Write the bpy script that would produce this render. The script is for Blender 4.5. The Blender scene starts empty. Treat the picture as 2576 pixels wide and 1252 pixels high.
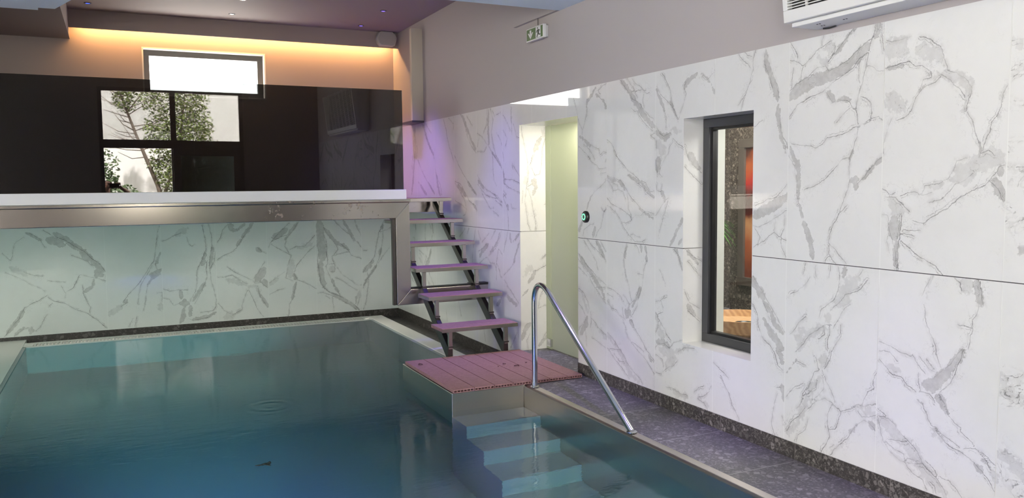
import bpy, bmesh, math, random
import numpy as np
from mathutils import Vector, Matrix
random.seed(7)
S = bpy.context.scene
COL = S.collection
PI = math.pi

# ---------------------------------------------------------------- camera
CH = 1.487                                   # eye height over the pool deck
cam_d = bpy.data.cameras.new('camera')
cam = bpy.data.objects.new('camera', cam_d)
COL.objects.link(cam)
S.camera = cam
cam_d.sensor_width = 36.0
cam_d.lens = 2064.6 / 2576 * 36.0
cam_d.clip_start = 0.02
yaw, pit, rol = 0.4484, 0.0769, 0.0098
f = Vector((math.sin(yaw) * math.cos(pit), math.cos(yaw) * math.cos(pit), -math.sin(pit)))
r0 = Vector((math.cos(yaw), -math.sin(yaw), 0))
d0 = f.cross(r0)
rr = math.cos(rol) * r0 + math.sin(rol) * d0
dd = -math.sin(rol) * r0 + math.cos(rol) * d0
M = Matrix((rr, -dd, -f)).transposed().to_4x4()
M.translation = (0, 0, CH)
cam.matrix_world = M

# ---------------------------------------------------------------- world, sun, exposure
S.view_settings.view_transform = 'Standard'
S.view_settings.look = 'None'
S.view_settings.exposure = 0.0
S.view_settings.gamma = 1.0
S.view_settings.use_curve_mapping = False
cy = S.cycles
cy.use_denoising = True
cy.max_bounces = 12
cy.diffuse_bounces = 5
cy.glossy_bounces = 6
cy.transmission_bounces = 8
cy.transparent_max_bounces = 12
cy.caustics_refractive = True
cy.caustics_reflective = True
cy.blur_glossy = 0.3
cy.sample_clamp_indirect = 6.0
W = bpy.data.worlds.new('sky'); S.world = W
W.use_nodes = True
wn = W.node_tree
bgn = wn.nodes['Background']
# sky a little brighter on the sun's side (+Y)
tcw = wn.nodes.new('ShaderNodeTexCoord'); sxw = wn.nodes.new('ShaderNodeSeparateXYZ'); wn.links.new(tcw.outputs['Generated'], sxw.inputs[0])
mrw = wn.nodes.new('ShaderNodeMapRange'); mrw.interpolation_type = 'SMOOTHSTEP'; wn.links.new(sxw.outputs[1], mrw.inputs[0])
mrw.inputs[1].default_value = -0.2; mrw.inputs[2].default_value = 1.0; mrw.inputs[3].default_value = 16.5; mrw.inputs[4].default_value = 22.0
wn.links.new(mrw.outputs[0], bgn.inputs[1])
bgn.inputs[0].default_value = (1.0, 0.978, 0.905, 1)

def lamp(name, kind, loc, power, color, target=None, **kw):
    d = bpy.data.lights.new(name, kind)
    d.energy = power; d.color = color
    for k, v in kw.items(): setattr(d, k, v)
    o = bpy.data.objects.new(name, d); COL.objects.link(o); o.location = loc
    if target is not None:
        o.rotation_euler = (Vector(target) - Vector(loc)).to_track_quat('-Z', 'Y').to_euler()
    return o

lamp('sun', 'SUN', (0, 5, 12), 100.0, (1.0, 0.95, 0.91), (0.8, -2.0, 0), angle=0.03)

def portal(loc, target, sx, sy):
    o = lamp('sky_portal', 'AREA', loc, 1.0, (1, 1, 1), target, shape='RECTANGLE', size=sx, size_y=sy)
    o.data.cycles.is_portal = True
    return o

# ---------------------------------------------------------------- mesh helpers
class MB:
    def __init__(s): s.v = []; s.f = []; s.m = []
    def add(s, vs, fs, mat=0):
        b = len(s.v); s.v += [tuple(p) for p in vs]
        for q in fs: s.f.append(tuple(b + i for i in q)); s.m.append(mat)
        return s
    def box(s, x0, x1, y0, y1, z0, z1, mat=0):
        vs = [(x, y, z) for z in (z0, z1) for y in (y0, y1) for x in (x0, x1)]
        return s.add(vs, [(0, 2, 3, 1), (4, 5, 7, 6), (0, 1, 5, 4), (2, 6, 7, 3), (0, 4, 6, 2), (1, 3, 7, 5)], mat)
    def quad(s, a, b, c, d, mat=0): return s.add([a, b, c, d], [(0, 1, 2, 3)], mat)
    def prism(s, poly, axis, a, b, mat=0):
        """poly of 2-D points, extruded along axis from a to b"""
        def P(p, t):
            if axis == 0: return (t, p[0], p[1])
            if axis == 1: return (p[0], t, p[1])
            return (p[0], p[1], t)
        n = len(poly)
        vs = [P(p, a) for p in poly] + [P(p, b) for p in poly]
        fs = [tuple(range(n))[::-1], tuple(range(n, 2 * n))]
        fs += [(i, (i + 1) % n, n + (i + 1) % n, n + i) for i in range(n)]
        return s.add(vs, fs, mat)
    def tube(s, path, r, n=12, mat=0, cap=True):
        path = [Vector(p) for p in path]
        rad = r if isinstance(r, (list, tuple)) else [r] * len(path)
        t0 = (path[1] - path[0]).normalized()
        up = Vector((0, 0, 1)) if abs(t0.z) < 0.9 else Vector((1, 0, 0))
        u = t0.cross(up).normalized()
        vs = []
        for i, p in enumerate(path):
            if i == 0: t = path[1] - path[0]
            elif i == len(path) - 1: t = path[-1] - path[-2]
            else: t = (path[i + 1] - path[i]).normalized() + (path[i] - path[i - 1]).normalized()
            t.normalize()
            u = (u - t * u.dot(t)).normalized(); w = t.cross(u)
            for k in range(n):
                a = 2 * PI * k / n
                vs.append(p + (u * math.cos(a) + w * math.sin(a)) * rad[i])
        fs = []
        for i in range(len(path) - 1):
            for k in range(n):
                fs.append((i * n + k, i * n + (k + 1) % n, (i + 1) * n + (k + 1) % n, (i + 1) * n + k))
        if cap:
            fs.append(tuple(range(n))[::-1]); fs.append(tuple((len(path) - 1) * n + k for k in range(n)))
        return s.add(vs, fs, mat)
    def lathe(s, prof, c, axis=2, n=32, mat=0):
        """prof: (radius, height) list"""
        vs = []
        for (r, h) in prof:
            for k in range(n):
                a = 2 * PI * k / n; x, y = r * math.cos(a), r * math.sin(a)
                q = (x, y, h) if axis == 2 else ((x, h, y) if axis == 1 else (h, x, y))
                vs.append((c[0] + q[0], c[1] + q[1], c[2] + q[2]))
        fs = []
        for i in range(len(prof) - 1):
            for k in range(n):
                fs.append((i * n + k, i * n + (k + 1) % n, (i + 1) * n + (k + 1) % n, (i + 1) * n + k))
        fs.append(tuple(range(n))[::-1]); fs.append(tuple((len(prof) - 1) * n + k for k in range(n)))
        return s.add(vs, fs, mat)
    def build(s, name, mats, parent=None, bevel=0, smooth=None, seg=2):
        me = bpy.data.meshes.new(name)
        me.from_pydata(s.v, [], s.f)
        if not isinstance(mats, (list, tuple)): mats = [mats]
        for m in mats: me.materials.append(m)
        me.polygons.foreach_set('material_index', s.m)
        bm = bmesh.new(); bm.from_mesh(me)
        bmesh.ops.recalc_face_normals(bm, faces=bm.faces)
        bm.to_mesh(me); bm.free()
        if smooth is not None:
            me.polygons.foreach_set('use_smooth', [True] * len(me.polygons))
            me.set_sharp_from_angle(angle=math.radians(smooth))
        me.update()
        o = bpy.data.objects.new(name, me); COL.objects.link(o)
        if parent is not None: attach(o, parent)
        if bevel:
            b = o.modifiers.new('bevel', 'BEVEL'); b.width = bevel; b.segments = seg; b.limit_method = 'ANGLE'
            b.angle_limit = math.radians(40); b.harden_normals = False
        return o

def attach(o, parent):
    o.parent = parent
    o.matrix_parent_inverse = Matrix.Translation(-Vector(parent.location)) if parent.type == 'EMPTY' else Matrix.Identity(4)
    return o

def tag(o, label, cat, group=None, kind=None):
    if label: o['label'] = label
    if cat: o['category'] = cat
    if group: o['group'] = group
    if kind: o['kind'] = kind
    return o

def thing(name, loc, label, cat, group=None):
    o = bpy.data.objects.new(name, None); COL.objects.link(o)
    o.location = loc; o.empty_display_size = 0.1
    return tag(o, label, cat, group)

def struct(o, label=None, cat=None):
    o['kind'] = 'structure'
    return tag(o, label, cat)

# ---------------------------------------------------------------- materials
def mat(name, color, rough=0.5, metal=0.0, spec=0.5, emis=None, estr=0.0):
    m = bpy.data.materials.new(name); m.use_nodes = True
    b = m.node_tree.nodes['Principled BSDF']
    b.inputs['Base Color'].default_value = (*color, 1)
    b.inputs['Roughness'].default_value = rough
    b.inputs['Metallic'].default_value = metal
    b.inputs['Specular IOR Level'].default_value = spec
    if emis:
        b.inputs['Emission Color'].default_value = (*emis, 1); b.inputs['Emission Strength'].default_value = estr
    return m

class NT:
    """tiny node-graph helper"""
    def __init__(s, m): s.t = m.node_tree; s.n = s.t.nodes; s.b = s.n.get('Principled BSDF')
    def new(s, typ, **kw):
        n = s.n.new(typ)
        for k, v in kw.items(): setattr(n, k, v)
        return n
    def link(s, a, b): s.t.links.new(a, b)
    def setin(s, n, i, v):
        if hasattr(v, 'is_output'): s.link(v, n.inputs[i])
        elif v is not None: n.inputs[i].default_value = v
    def math(s, op, a, b=None, c=None, clamp=False):
        n = s.new('ShaderNodeMath', operation=op, use_clamp=clamp)
        s.setin(n, 0, a)
        if b is not None: s.setin(n, 1, b)
        if c is not None: s.setin(n, 2, c)
        return n.outputs[0]
    def noise(s, vec, scale, detail=3, rough=0.55, out=0):
        n = s.new('ShaderNodeTexNoise'); s.link(vec, n.inputs['Vector'])
        n.inputs['Scale'].default_value = scale; n.inputs['Detail'].default_value = detail
        n.inputs['Roughness'].default_value = rough
        return n.outputs[out]
    def sstep(s, v, a, b, lo=0.0, hi=1.0):
        n = s.new('ShaderNodeMapRange', interpolation_type='SMOOTHSTEP')
        s.setin(n, 0, v); s.setin(n, 1, a); s.setin(n, 2, b); s.setin(n, 3, lo); s.setin(n, 4, hi)
        return n.outputs[0]
    def mix(s, fac, a, b):
        n = s.new('ShaderNodeMix', data_type='RGBA')
        s.setin(n, 0, fac)
        for i, v in ((6, a), (7, b)):
            if isinstance(v, tuple): n.inputs[i].default_value = (*v, 1) if len(v) == 3 else v
            else: s.link(v, n.inputs[i])
        return n.outputs[2]
    def pos(s): return s.new('ShaderNodeNewGeometry').outputs['Position']
    def attr(s, name): return s.new('ShaderNodeAttribute', attribute_name=name).outputs['Fac']
    def bump(s, h, strength=0.3, dist=0.01):
        n = s.new('ShaderNodeBump'); n.inputs['Strength'].default_value = strength; n.inputs['Distance'].default_value = dist
        s.link(h, n.inputs['Height']); s.link(n.outputs[0], s.b.inputs['Normal'])

def marble_mat():
    m = mat('veined_marble_tile', (0.8, 0.8, 0.79), 0.022, spec=0.65)
    g = NT(m); p = g.pos()
    sd, ud, fill, strg, hw = [g.attr('vein_' + k) for k in ('sd', 'ud', 'fill', 'str', 'hw')]
    n1 = g.noise(p, 38, 5, 0.62); n2 = g.noise(p, 9, 4, 0.6); n3 = g.noise(p, 3.0, 5, 0.65); n4 = g.noise(p, 22, 4, 0.7); n5 = g.noise(p, 14, 5, 0.7)
    n6 = g.noise(p, 7.5, 5, 0.7)
    j = g.math('ADD', g.math('MULTIPLY', g.math('SUBTRACT', n1, 0.5), 0.014), g.math('MULTIPLY', g.math('SUBTRACT', n5, 0.5), 0.022))
    sdp = g.math('ADD', sd, j)
    a = g.math('ABSOLUTE', sdp)
    core = g.sstep(a, g.math('MULTIPLY', hw, 0.5), g.math('ADD', hw, 0.0021), 1.0, 0.0)
    halo = g.sstep(a, 0.0, 0.024, 0.34, 0.0)
    near = g.math('MULTIPLY', g.sstep(g.math('SUBTRACT', ud, g.math('ABSOLUTE', sd)), 0.0032, 0.0048, 1.0, 0.0), g.sstep(ud, 0.03, 0.045, 1.0, 0.0))
    inten = g.sstep(n2, 0.30, 0.66, 0.18, 1.0)
    line = g.math('MULTIPLY', g.math('MULTIPLY', core, near), inten)
    echo = g.math('MULTIPLY', g.sstep(g.math('ABSOLUTE', g.math('SUBTRACT', g.math('ADD', sd, g.math('MULTIPLY', j, 1.9)), 0.011)), 0.0, 0.0020, 1.0, 0.0), g.math('MULTIPLY', near, g.sstep(n2, 0.46, 0.6, 0.0, 0.6)))
    hal = g.math('MULTIPLY', g.math('MULTIPLY', halo, near), g.sstep(n4, 0.40, 0.62, 0.0, 1.0))
    zone = g.math('MAXIMUM', g.sstep(ud, 0.0, 0.085, 0.6, 0.0), g.math('MULTIPLY', fill, 1.0))
    crk = g.math('MULTIPLY', g.sstep(g.math('ABSOLUTE', g.math('SUBTRACT', n6, 0.5)), 0.0, 0.009, 1.0, 0.0), g.math('MULTIPLY', zone, g.sstep(n2, 0.42, 0.62, 0.0, 0.8)))
    fp_ = g.math('ADD', fill, g.math('MULTIPLY', g.math('ADD', g.math('SUBTRACT', n1, 0.5), g.math('MULTIPLY', g.math('SUBTRACT', n5, 0.5), 1.5)), 1.25))
    fm = g.sstep(fp_, 0.36, 0.52)
    fm = g.math('MULTIPLY', g.math('MULTIPLY', fm, strg), g.sstep(n4, 0.25, 0.7, 0.55, 1.0))
    edge = g.math('MULTIPLY', g.sstep(g.math('ABSOLUTE', g.math('SUBTRACT', fp_, 0.44)), 0.0, 0.085, 1.0, 0.0), g.math('MULTIPLY', g.math('GREATER_THAN', strg, 0.6), g.sstep(n2, 0.40, 0.62, 0.05, 0.8)))
    crk = g.math('MAXIMUM', crk, edge)
    w = g.math('ABSOLUTE', g.math('SUBTRACT', n3, 0.5))
    faint = g.math('MULTIPLY', g.sstep(w, 0.0, 0.006, 1.0, 0.0), g.sstep(n2, 0.55, 0.7, 0.0, 0.16))
    cl = g.mix(g.sstep(n3, 0.35, 0.7), (0.81, 0.805, 0.79), (0.775, 0.77, 0.755))
    c = g.mix(fm, cl, (0.46, 0.45, 0.44))
    c = g.mix(g.math('MAXIMUM', hal, faint), c, (0.47, 0.455, 0.44))
    c = g.mix(crk, c, (0.33, 0.32, 0.31))
    c = g.mix(g.math('MAXIMUM', g.math('MULTIPLY', line, 0.80), echo), c, (0.165, 0.158, 0.155))
    g.link(c, g.b.inputs['Base Color'])
    return m

def terrazzo_mat(name, base, light, scale, rough=0.45, joint=None, amount=0.55):
    m = mat(name, base, rough); g = NT(m); p = g.pos()
    nz = g.noise(p, 14, 3, 0.6, out=1)
    mp = g.new('ShaderNodeVectorMath', operation='MULTIPLY_ADD'); g.link(nz, mp.inputs[0]); mp.inputs[1].default_value = (0.03, 0.03, 0.03); g.link(p, mp.inputs[2])
    def layer(sc, thr, lo, hi):
        v = g.new('ShaderNodeTexVoronoi', feature='F1'); g.link(mp.outputs[0], v.inputs['Vector']); v.inputs['Scale'].default_value = sc
        e = g.new('ShaderNodeTexVoronoi', feature='DISTANCE_TO_EDGE'); g.link(mp.outputs[0], e.inputs['Vector']); e.inputs['Scale'].default_value = sc
        sep = g.new('ShaderNodeSeparateColor'); g.link(v.outputs['Color'], sep.inputs[0])
        pick = g.math('GREATER_THAN', sep.outputs[0], thr)
        inside = g.sstep(e.outputs['Distance'], 0.06, 0.14)
        br = g.math('MULTIPLY_ADD', sep.outputs[1], hi - lo, lo)
        return g.math('MULTIPLY', g.math('MULTIPLY', pick, inside), br)
    a = layer(scale, 1 - amount * 0.55, 0.25, 1.0); b = layer(scale * 2.6, 1 - amount, 0.1, 0.7)
    n = g.noise(p, 60, 4, 0.7)
    dark = tuple(x * 0.55 for x in base)
    c = g.mix(g.sstep(n, 0.3, 0.7), dark, base)
    c = g.mix(g.math('MAXIMUM', a, b), c, light)
    if joint:
        ax, off, step, wd, jc = joint
        sx = g.new('ShaderNodeSeparateXYZ'); g.link(p, sx.inputs[0])
        t = g.math('FRACT', g.math('DIVIDE', g.math('SUBTRACT', sx.outputs[ax], off), step))
        d = g.math('MULTIPLY', g.math('MINIMUM', t, g.math('SUBTRACT', 1.0, t)), step)
        c = g.mix(g.math('LESS_THAN', d, wd), c, jc)
    g.link(c, g.b.inputs['Base Color'])
    return m

def steel_mat(name, col=(0.62, 0.59, 0.55), rough=0.32, blotch=False, streak=2):
    m = mat(name, col, rough, 1.0); g = NT(m); p = g.pos()
    if blotch:
        k = g.noise(p, 13, 5, 0.7); k2 = g.noise(p, 1.1, 2, 0.5)
        msk = g.math('MULTIPLY', g.sstep(k, 0.58, 0.64), g.sstep(k2, 0.52, 0.60))
        g.link(g.mix(g.math('MULTIPLY', msk, 0.55), col, (0.20, 0.13, 0.085)), g.b.inputs['Base Color'])
        g.link(g.math('SUBTRACT', 1.0, g.math('MULTIPLY', msk, 0.6)), g.b.inputs['Metallic'])
    return m

def paint_mat(name, col, rough=0.75):
    m = mat(name, col, rough, spec=0.25); g = NT(m); n = g.noise(g.pos(), 180, 3, 0.6)
    g.bump(n, 0.06, 0.002)
    return m

def wpc_mat(name, col):
    m = mat(name, col, 0.6, spec=0.3); g = NT(m); p = g.pos()
    sc = g.new('ShaderNodeVectorMath', operation='MULTIPLY'); g.link(p, sc.inputs[0]); sc.inputs[1].default_value = (60, 60, 60)
    n = g.noise(p, 45, 5, 0.7)
    g.link(g.mix(g.sstep(n, 0.3, 0.7), tuple(c * 0.86 for c in col), tuple(min(1, c * 1.1) for c in col)), g.b.inputs['Base Color'])
    g.bump(g.noise(p, 260, 3, 0.6), 0.12, 0.002)
    return m

def glass_mat(name, tint, ior=1.5, rough=0.0, milk=None):
    """thin pane: Fresnel gloss over a tinted see-through sheet"""
    m = bpy.data.materials.new(name); m.use_nodes = True; g = NT(m)
    out = g.n['Material Output']; g.n.remove(g.b)
    tr = g.new('ShaderNodeBsdfTransparent'); tr.inputs[0].default_value = (*tint, 1)
    gl = g.new('ShaderNodeBsdfGlossy'); gl.inputs['Roughness'].default_value = rough
    ge = g.new('ShaderNodeNewGeometry'); dt = g.new('ShaderNodeVectorMath', operation='DOT_PRODUCT')
    g.link(ge.outputs['Normal'], dt.inputs[0]); g.link(ge.outputs['Incoming'], dt.inputs[1])
    f0 = ((ior - 1) / (ior + 1)) ** 2
    fr = g.math('MULTIPLY_ADD', g.math('POWER', g.math('SUBTRACT', 1.0, g.math('ABSOLUTE', dt.outputs['Value']), clamp=True), 5.0), 1 - f0, f0)
    mx = g.new('ShaderNodeMixShader'); g.link(fr, mx.inputs[0])
    base = tr.outputs[0]
    if milk:
        tl = g.new('ShaderNodeBsdfTranslucent'); tl.inputs[0].default_value = (*milk, 1)
        df = g.new('ShaderNodeBsdfDiffuse'); df.inputs[0].default_value = (*milk, 1)
        m2 = g.new('ShaderNodeMixShader'); m2.inputs[0].default_value = 0.35; g.link(tl.outputs[0], m2.inputs[1]); g.link(df.outputs[0], m2.inputs[2])
        m3 = g.new('ShaderNodeMixShader'); m3.inputs[0].default_value = 0.9; g.link(tr.outputs[0], m3.inputs[1]); g.link(m2.outputs[0], m3.inputs[2])
        base = m3.outputs[0]
    g.link(base, mx.inputs[1]); g.link(gl.outputs[0], mx.inputs[2]); g.link(mx.outputs[0], out.inputs[0])
    return m

def water_mat():
    m = bpy.data.materials.new('rippled_pool_water'); m.use_nodes = True; g = NT(m)
    out = g.n['Material Output']; g.n.remove(g.b)
    gl = g.new('ShaderNodeBsdfGlossy'); gl.inputs['Roughness'].default_value = 0.0
    rf = g.new('ShaderNodeBsdfRefraction'); rf.inputs['IOR'].default_value = 1.333; rf.inputs['Roughness'].default_value = 0.0
    rf.inputs['Color'].default_value = (1.0, 1.0, 1.0, 1)
    fr = g.new('ShaderNodeFresnel'); fr.inputs[0].default_value = 1.333
    mx = g.new('ShaderNodeMixShader')
    p = g.pos()
    def wave(scale, detail, sx, sy, rot):
        mp = g.new('ShaderNodeMapping'); g.link(p, mp.inputs[0]); mp.inputs['Scale'].default_value = (sx, sy, 1); mp.inputs['Rotation'].default_value = (0, 0, rot)
        return g.noise(mp.outputs[0], scale, detail, 0.55)
    # calmer water to the left, small chop in the middle
    calm = g.noise(p, 0.6, 1, 0.5)
    h = g.math('MULTIPLY', wave(9, 3, 0.55, 1.6, 0.12), g.sstep(calm, 0.35, 0.62, 0.25, 1.0))
    h = g.math('ADD', h, g.math('MULTIPLY', wave(26, 2, 0.6, 1.5, -0.1), 0.22))
    h = g.math('ADD', h, g.math('MULTIPLY', wave(1.8, 2, 1, 1, 0), 1.2))
    for (cx, cy_, R, amp) in ((0.975, 6.217, 0.30, 1.5), (1.017, 8.45, 0.34, 1.3), (0.76, 7.053, 0.12, 0.6), (2.2, 5.0, 0.1, 0.5)):
        sb = g.new('ShaderNodeVectorMath', operation='DISTANCE'); g.link(p, sb.inputs[0]); sb.inputs[1].default_value = (cx, cy_, WATER)
        d = sb.outputs['Value']
        ring = g.math('MULTIPLY', g.math('SINE', g.math('MULTIPLY', d, 62.0)), g.sstep(d, R * 0.35, R, 1.0, 0.0))
        ring = g.math('MULTIPLY', ring, g.math('MULTIPLY_ADD', g.noise(p, 5, 3, 0.6), 1.6, -0.3))
        h = g.math('ADD', h, g.math('MULTIPLY', ring, 0.42 * amp))
    b = g.new('ShaderNodeBump'); b.inputs['Strength'].default_value = 0.30; b.inputs['Distance'].default_value = 0.0075
    g.link(h, b.inputs['Height'])
    for n in (gl, rf, fr): g.link(b.outputs[0], n.inputs['Normal'])
    g.link(fr.outputs[0], mx.inputs[0]); g.link(rf.outputs[0], mx.inputs[1]); g.link(gl.outputs[0], mx.inputs[2])
    g.link(mx.outputs[0], out.inputs[0])
    va = g.new('ShaderNodeVolumeAbsorption'); va.inputs['Color'].default_value = (0.12, 0.84, 0.92, 1); va.inputs['Density'].default_value = 0.27
    g.link(va.outputs[0], out.inputs['Volume'])
    return m

# key levels (metres above the raised deck)
XW, YB, YS = 3.244, 10.17, 7.19            # right wall, back wall, steel frame front
TOP, MID, SKT = 2.227, 1.077, 0.0895       # marble top, mid joint, skirting top
WATER, CEIL, SOF = -0.133, 3.39, 2.872

MARBLE = marble_mat()
STONE = terrazzo_mat('grey_terrazzo_floor', (0.15, 0.145, 0.152), (0.30, 0.29, 0.295), 30, 0.5, (1, 5.05, 0.6095, 0.0025, (0.40, 0.39, 0.38)), 0.42)
SKIRT = terrazzo_mat('dark_pebble_stone', (0.070, 0.063, 0.058), (0.26, 0.24, 0.225), 40, 0.45, (1, 5.055, 0.605, 0.0018, (0.22, 0.2, 0.19)), 0.55)
SKIRTB = terrazzo_mat('dark_brown_stone', (0.060, 0.050, 0.046), (0.17, 0.15, 0.14), 26, 0.4, None, 0.4)
SPAWALL = terrazzo_mat('brown_conglomerate_stone', (0.10, 0.082, 0.068), (0.36, 0.31, 0.26), 42, 0.6, None, 0.55)
PAINT = paint_mat('taupe_wall_paint', (0.47, 0.43, 0.425))
DARKPAINT = paint_mat('dark_wall_paint', (0.20, 0.18, 0.18))
PAINTB = paint_mat('warm_wall_paint', (0.42, 0.355, 0.33))
CEILP = paint_mat('ceiling_paint', (0.29, 0.25, 0.245))
SOFP = paint_mat('pale_soffit_paint', (0.80, 0.92, 1.0))
CREAM = paint_mat('cream_lacquer', (0.62, 0.56, 0.46), 0.5)
GROUT = mat('white_grout', (0.82, 0.82, 0.80), 0.7)
WHITESTONE = mat('white_composite_stone', (0.76, 0.76, 0.75), 0.35)
RIM = mat('pale_rim_stone', (0.82, 0.80, 0.76), 0.45)
STEEL = steel_mat('brushed_steel', (0.50, 0.465, 0.43), 0.17, True, 0)
STEELV = steel_mat('satin_steel', (0.47, 0.44, 0.41), 0.27)
STEELC = mat('satin_curb_steel', (0.58, 0.54, 0.49), 0.30, 1.0)
STEELDK = steel_mat('dark_steel', (0.12, 0.11, 0.105), 0.35)
POOLSTEEL = mat('pool_steel', (0.36, 0.40, 0.41), 0.5, 0.0)
CHROME = mat('polished_steel', (0.72, 0.72, 0.72), 0.12, 1.0)
WPC = wpc_mat('composite_deck_board', (0.34, 0.185, 0.19))
WPCT = wpc_mat('composite_tread_board', (0.34, 0.19, 0.22))
DARKGLASS = glass_mat('dark_tinted_glass', (0.255, 0.265, 0.27), 1.70)
CLEAR = glass_mat('clear_glass', (0.965, 0.97, 0.97), 1.5)
SMOKED = glass_mat('smoked_door_glass', (0.10, 0.12, 0.12), 1.5)
FROST = glass_mat('frosted_glass', (0.75, 0.80, 0.62), 1.45, 0.08, (0.80, 0.84, 0.70))
ANTHRA = mat('anthracite_frame', (0.045, 0.046, 0.05), 0.4)
FRAMEB = mat('dark_brown_frame', (0.085, 0.075, 0.068), 0.45)
BLACK = mat('black_plastic', (0.012, 0.012, 0.013), 0.35)
WHITEP = mat('white_plastic', (0.80, 0.80, 0.79), 0.35)
WHITEM = mat('white_enamel', (0.74, 0.74, 0.73), 0.4)
DARKIN = mat('dark_interior', (0.03, 0.03, 0.03), 0.8)

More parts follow.
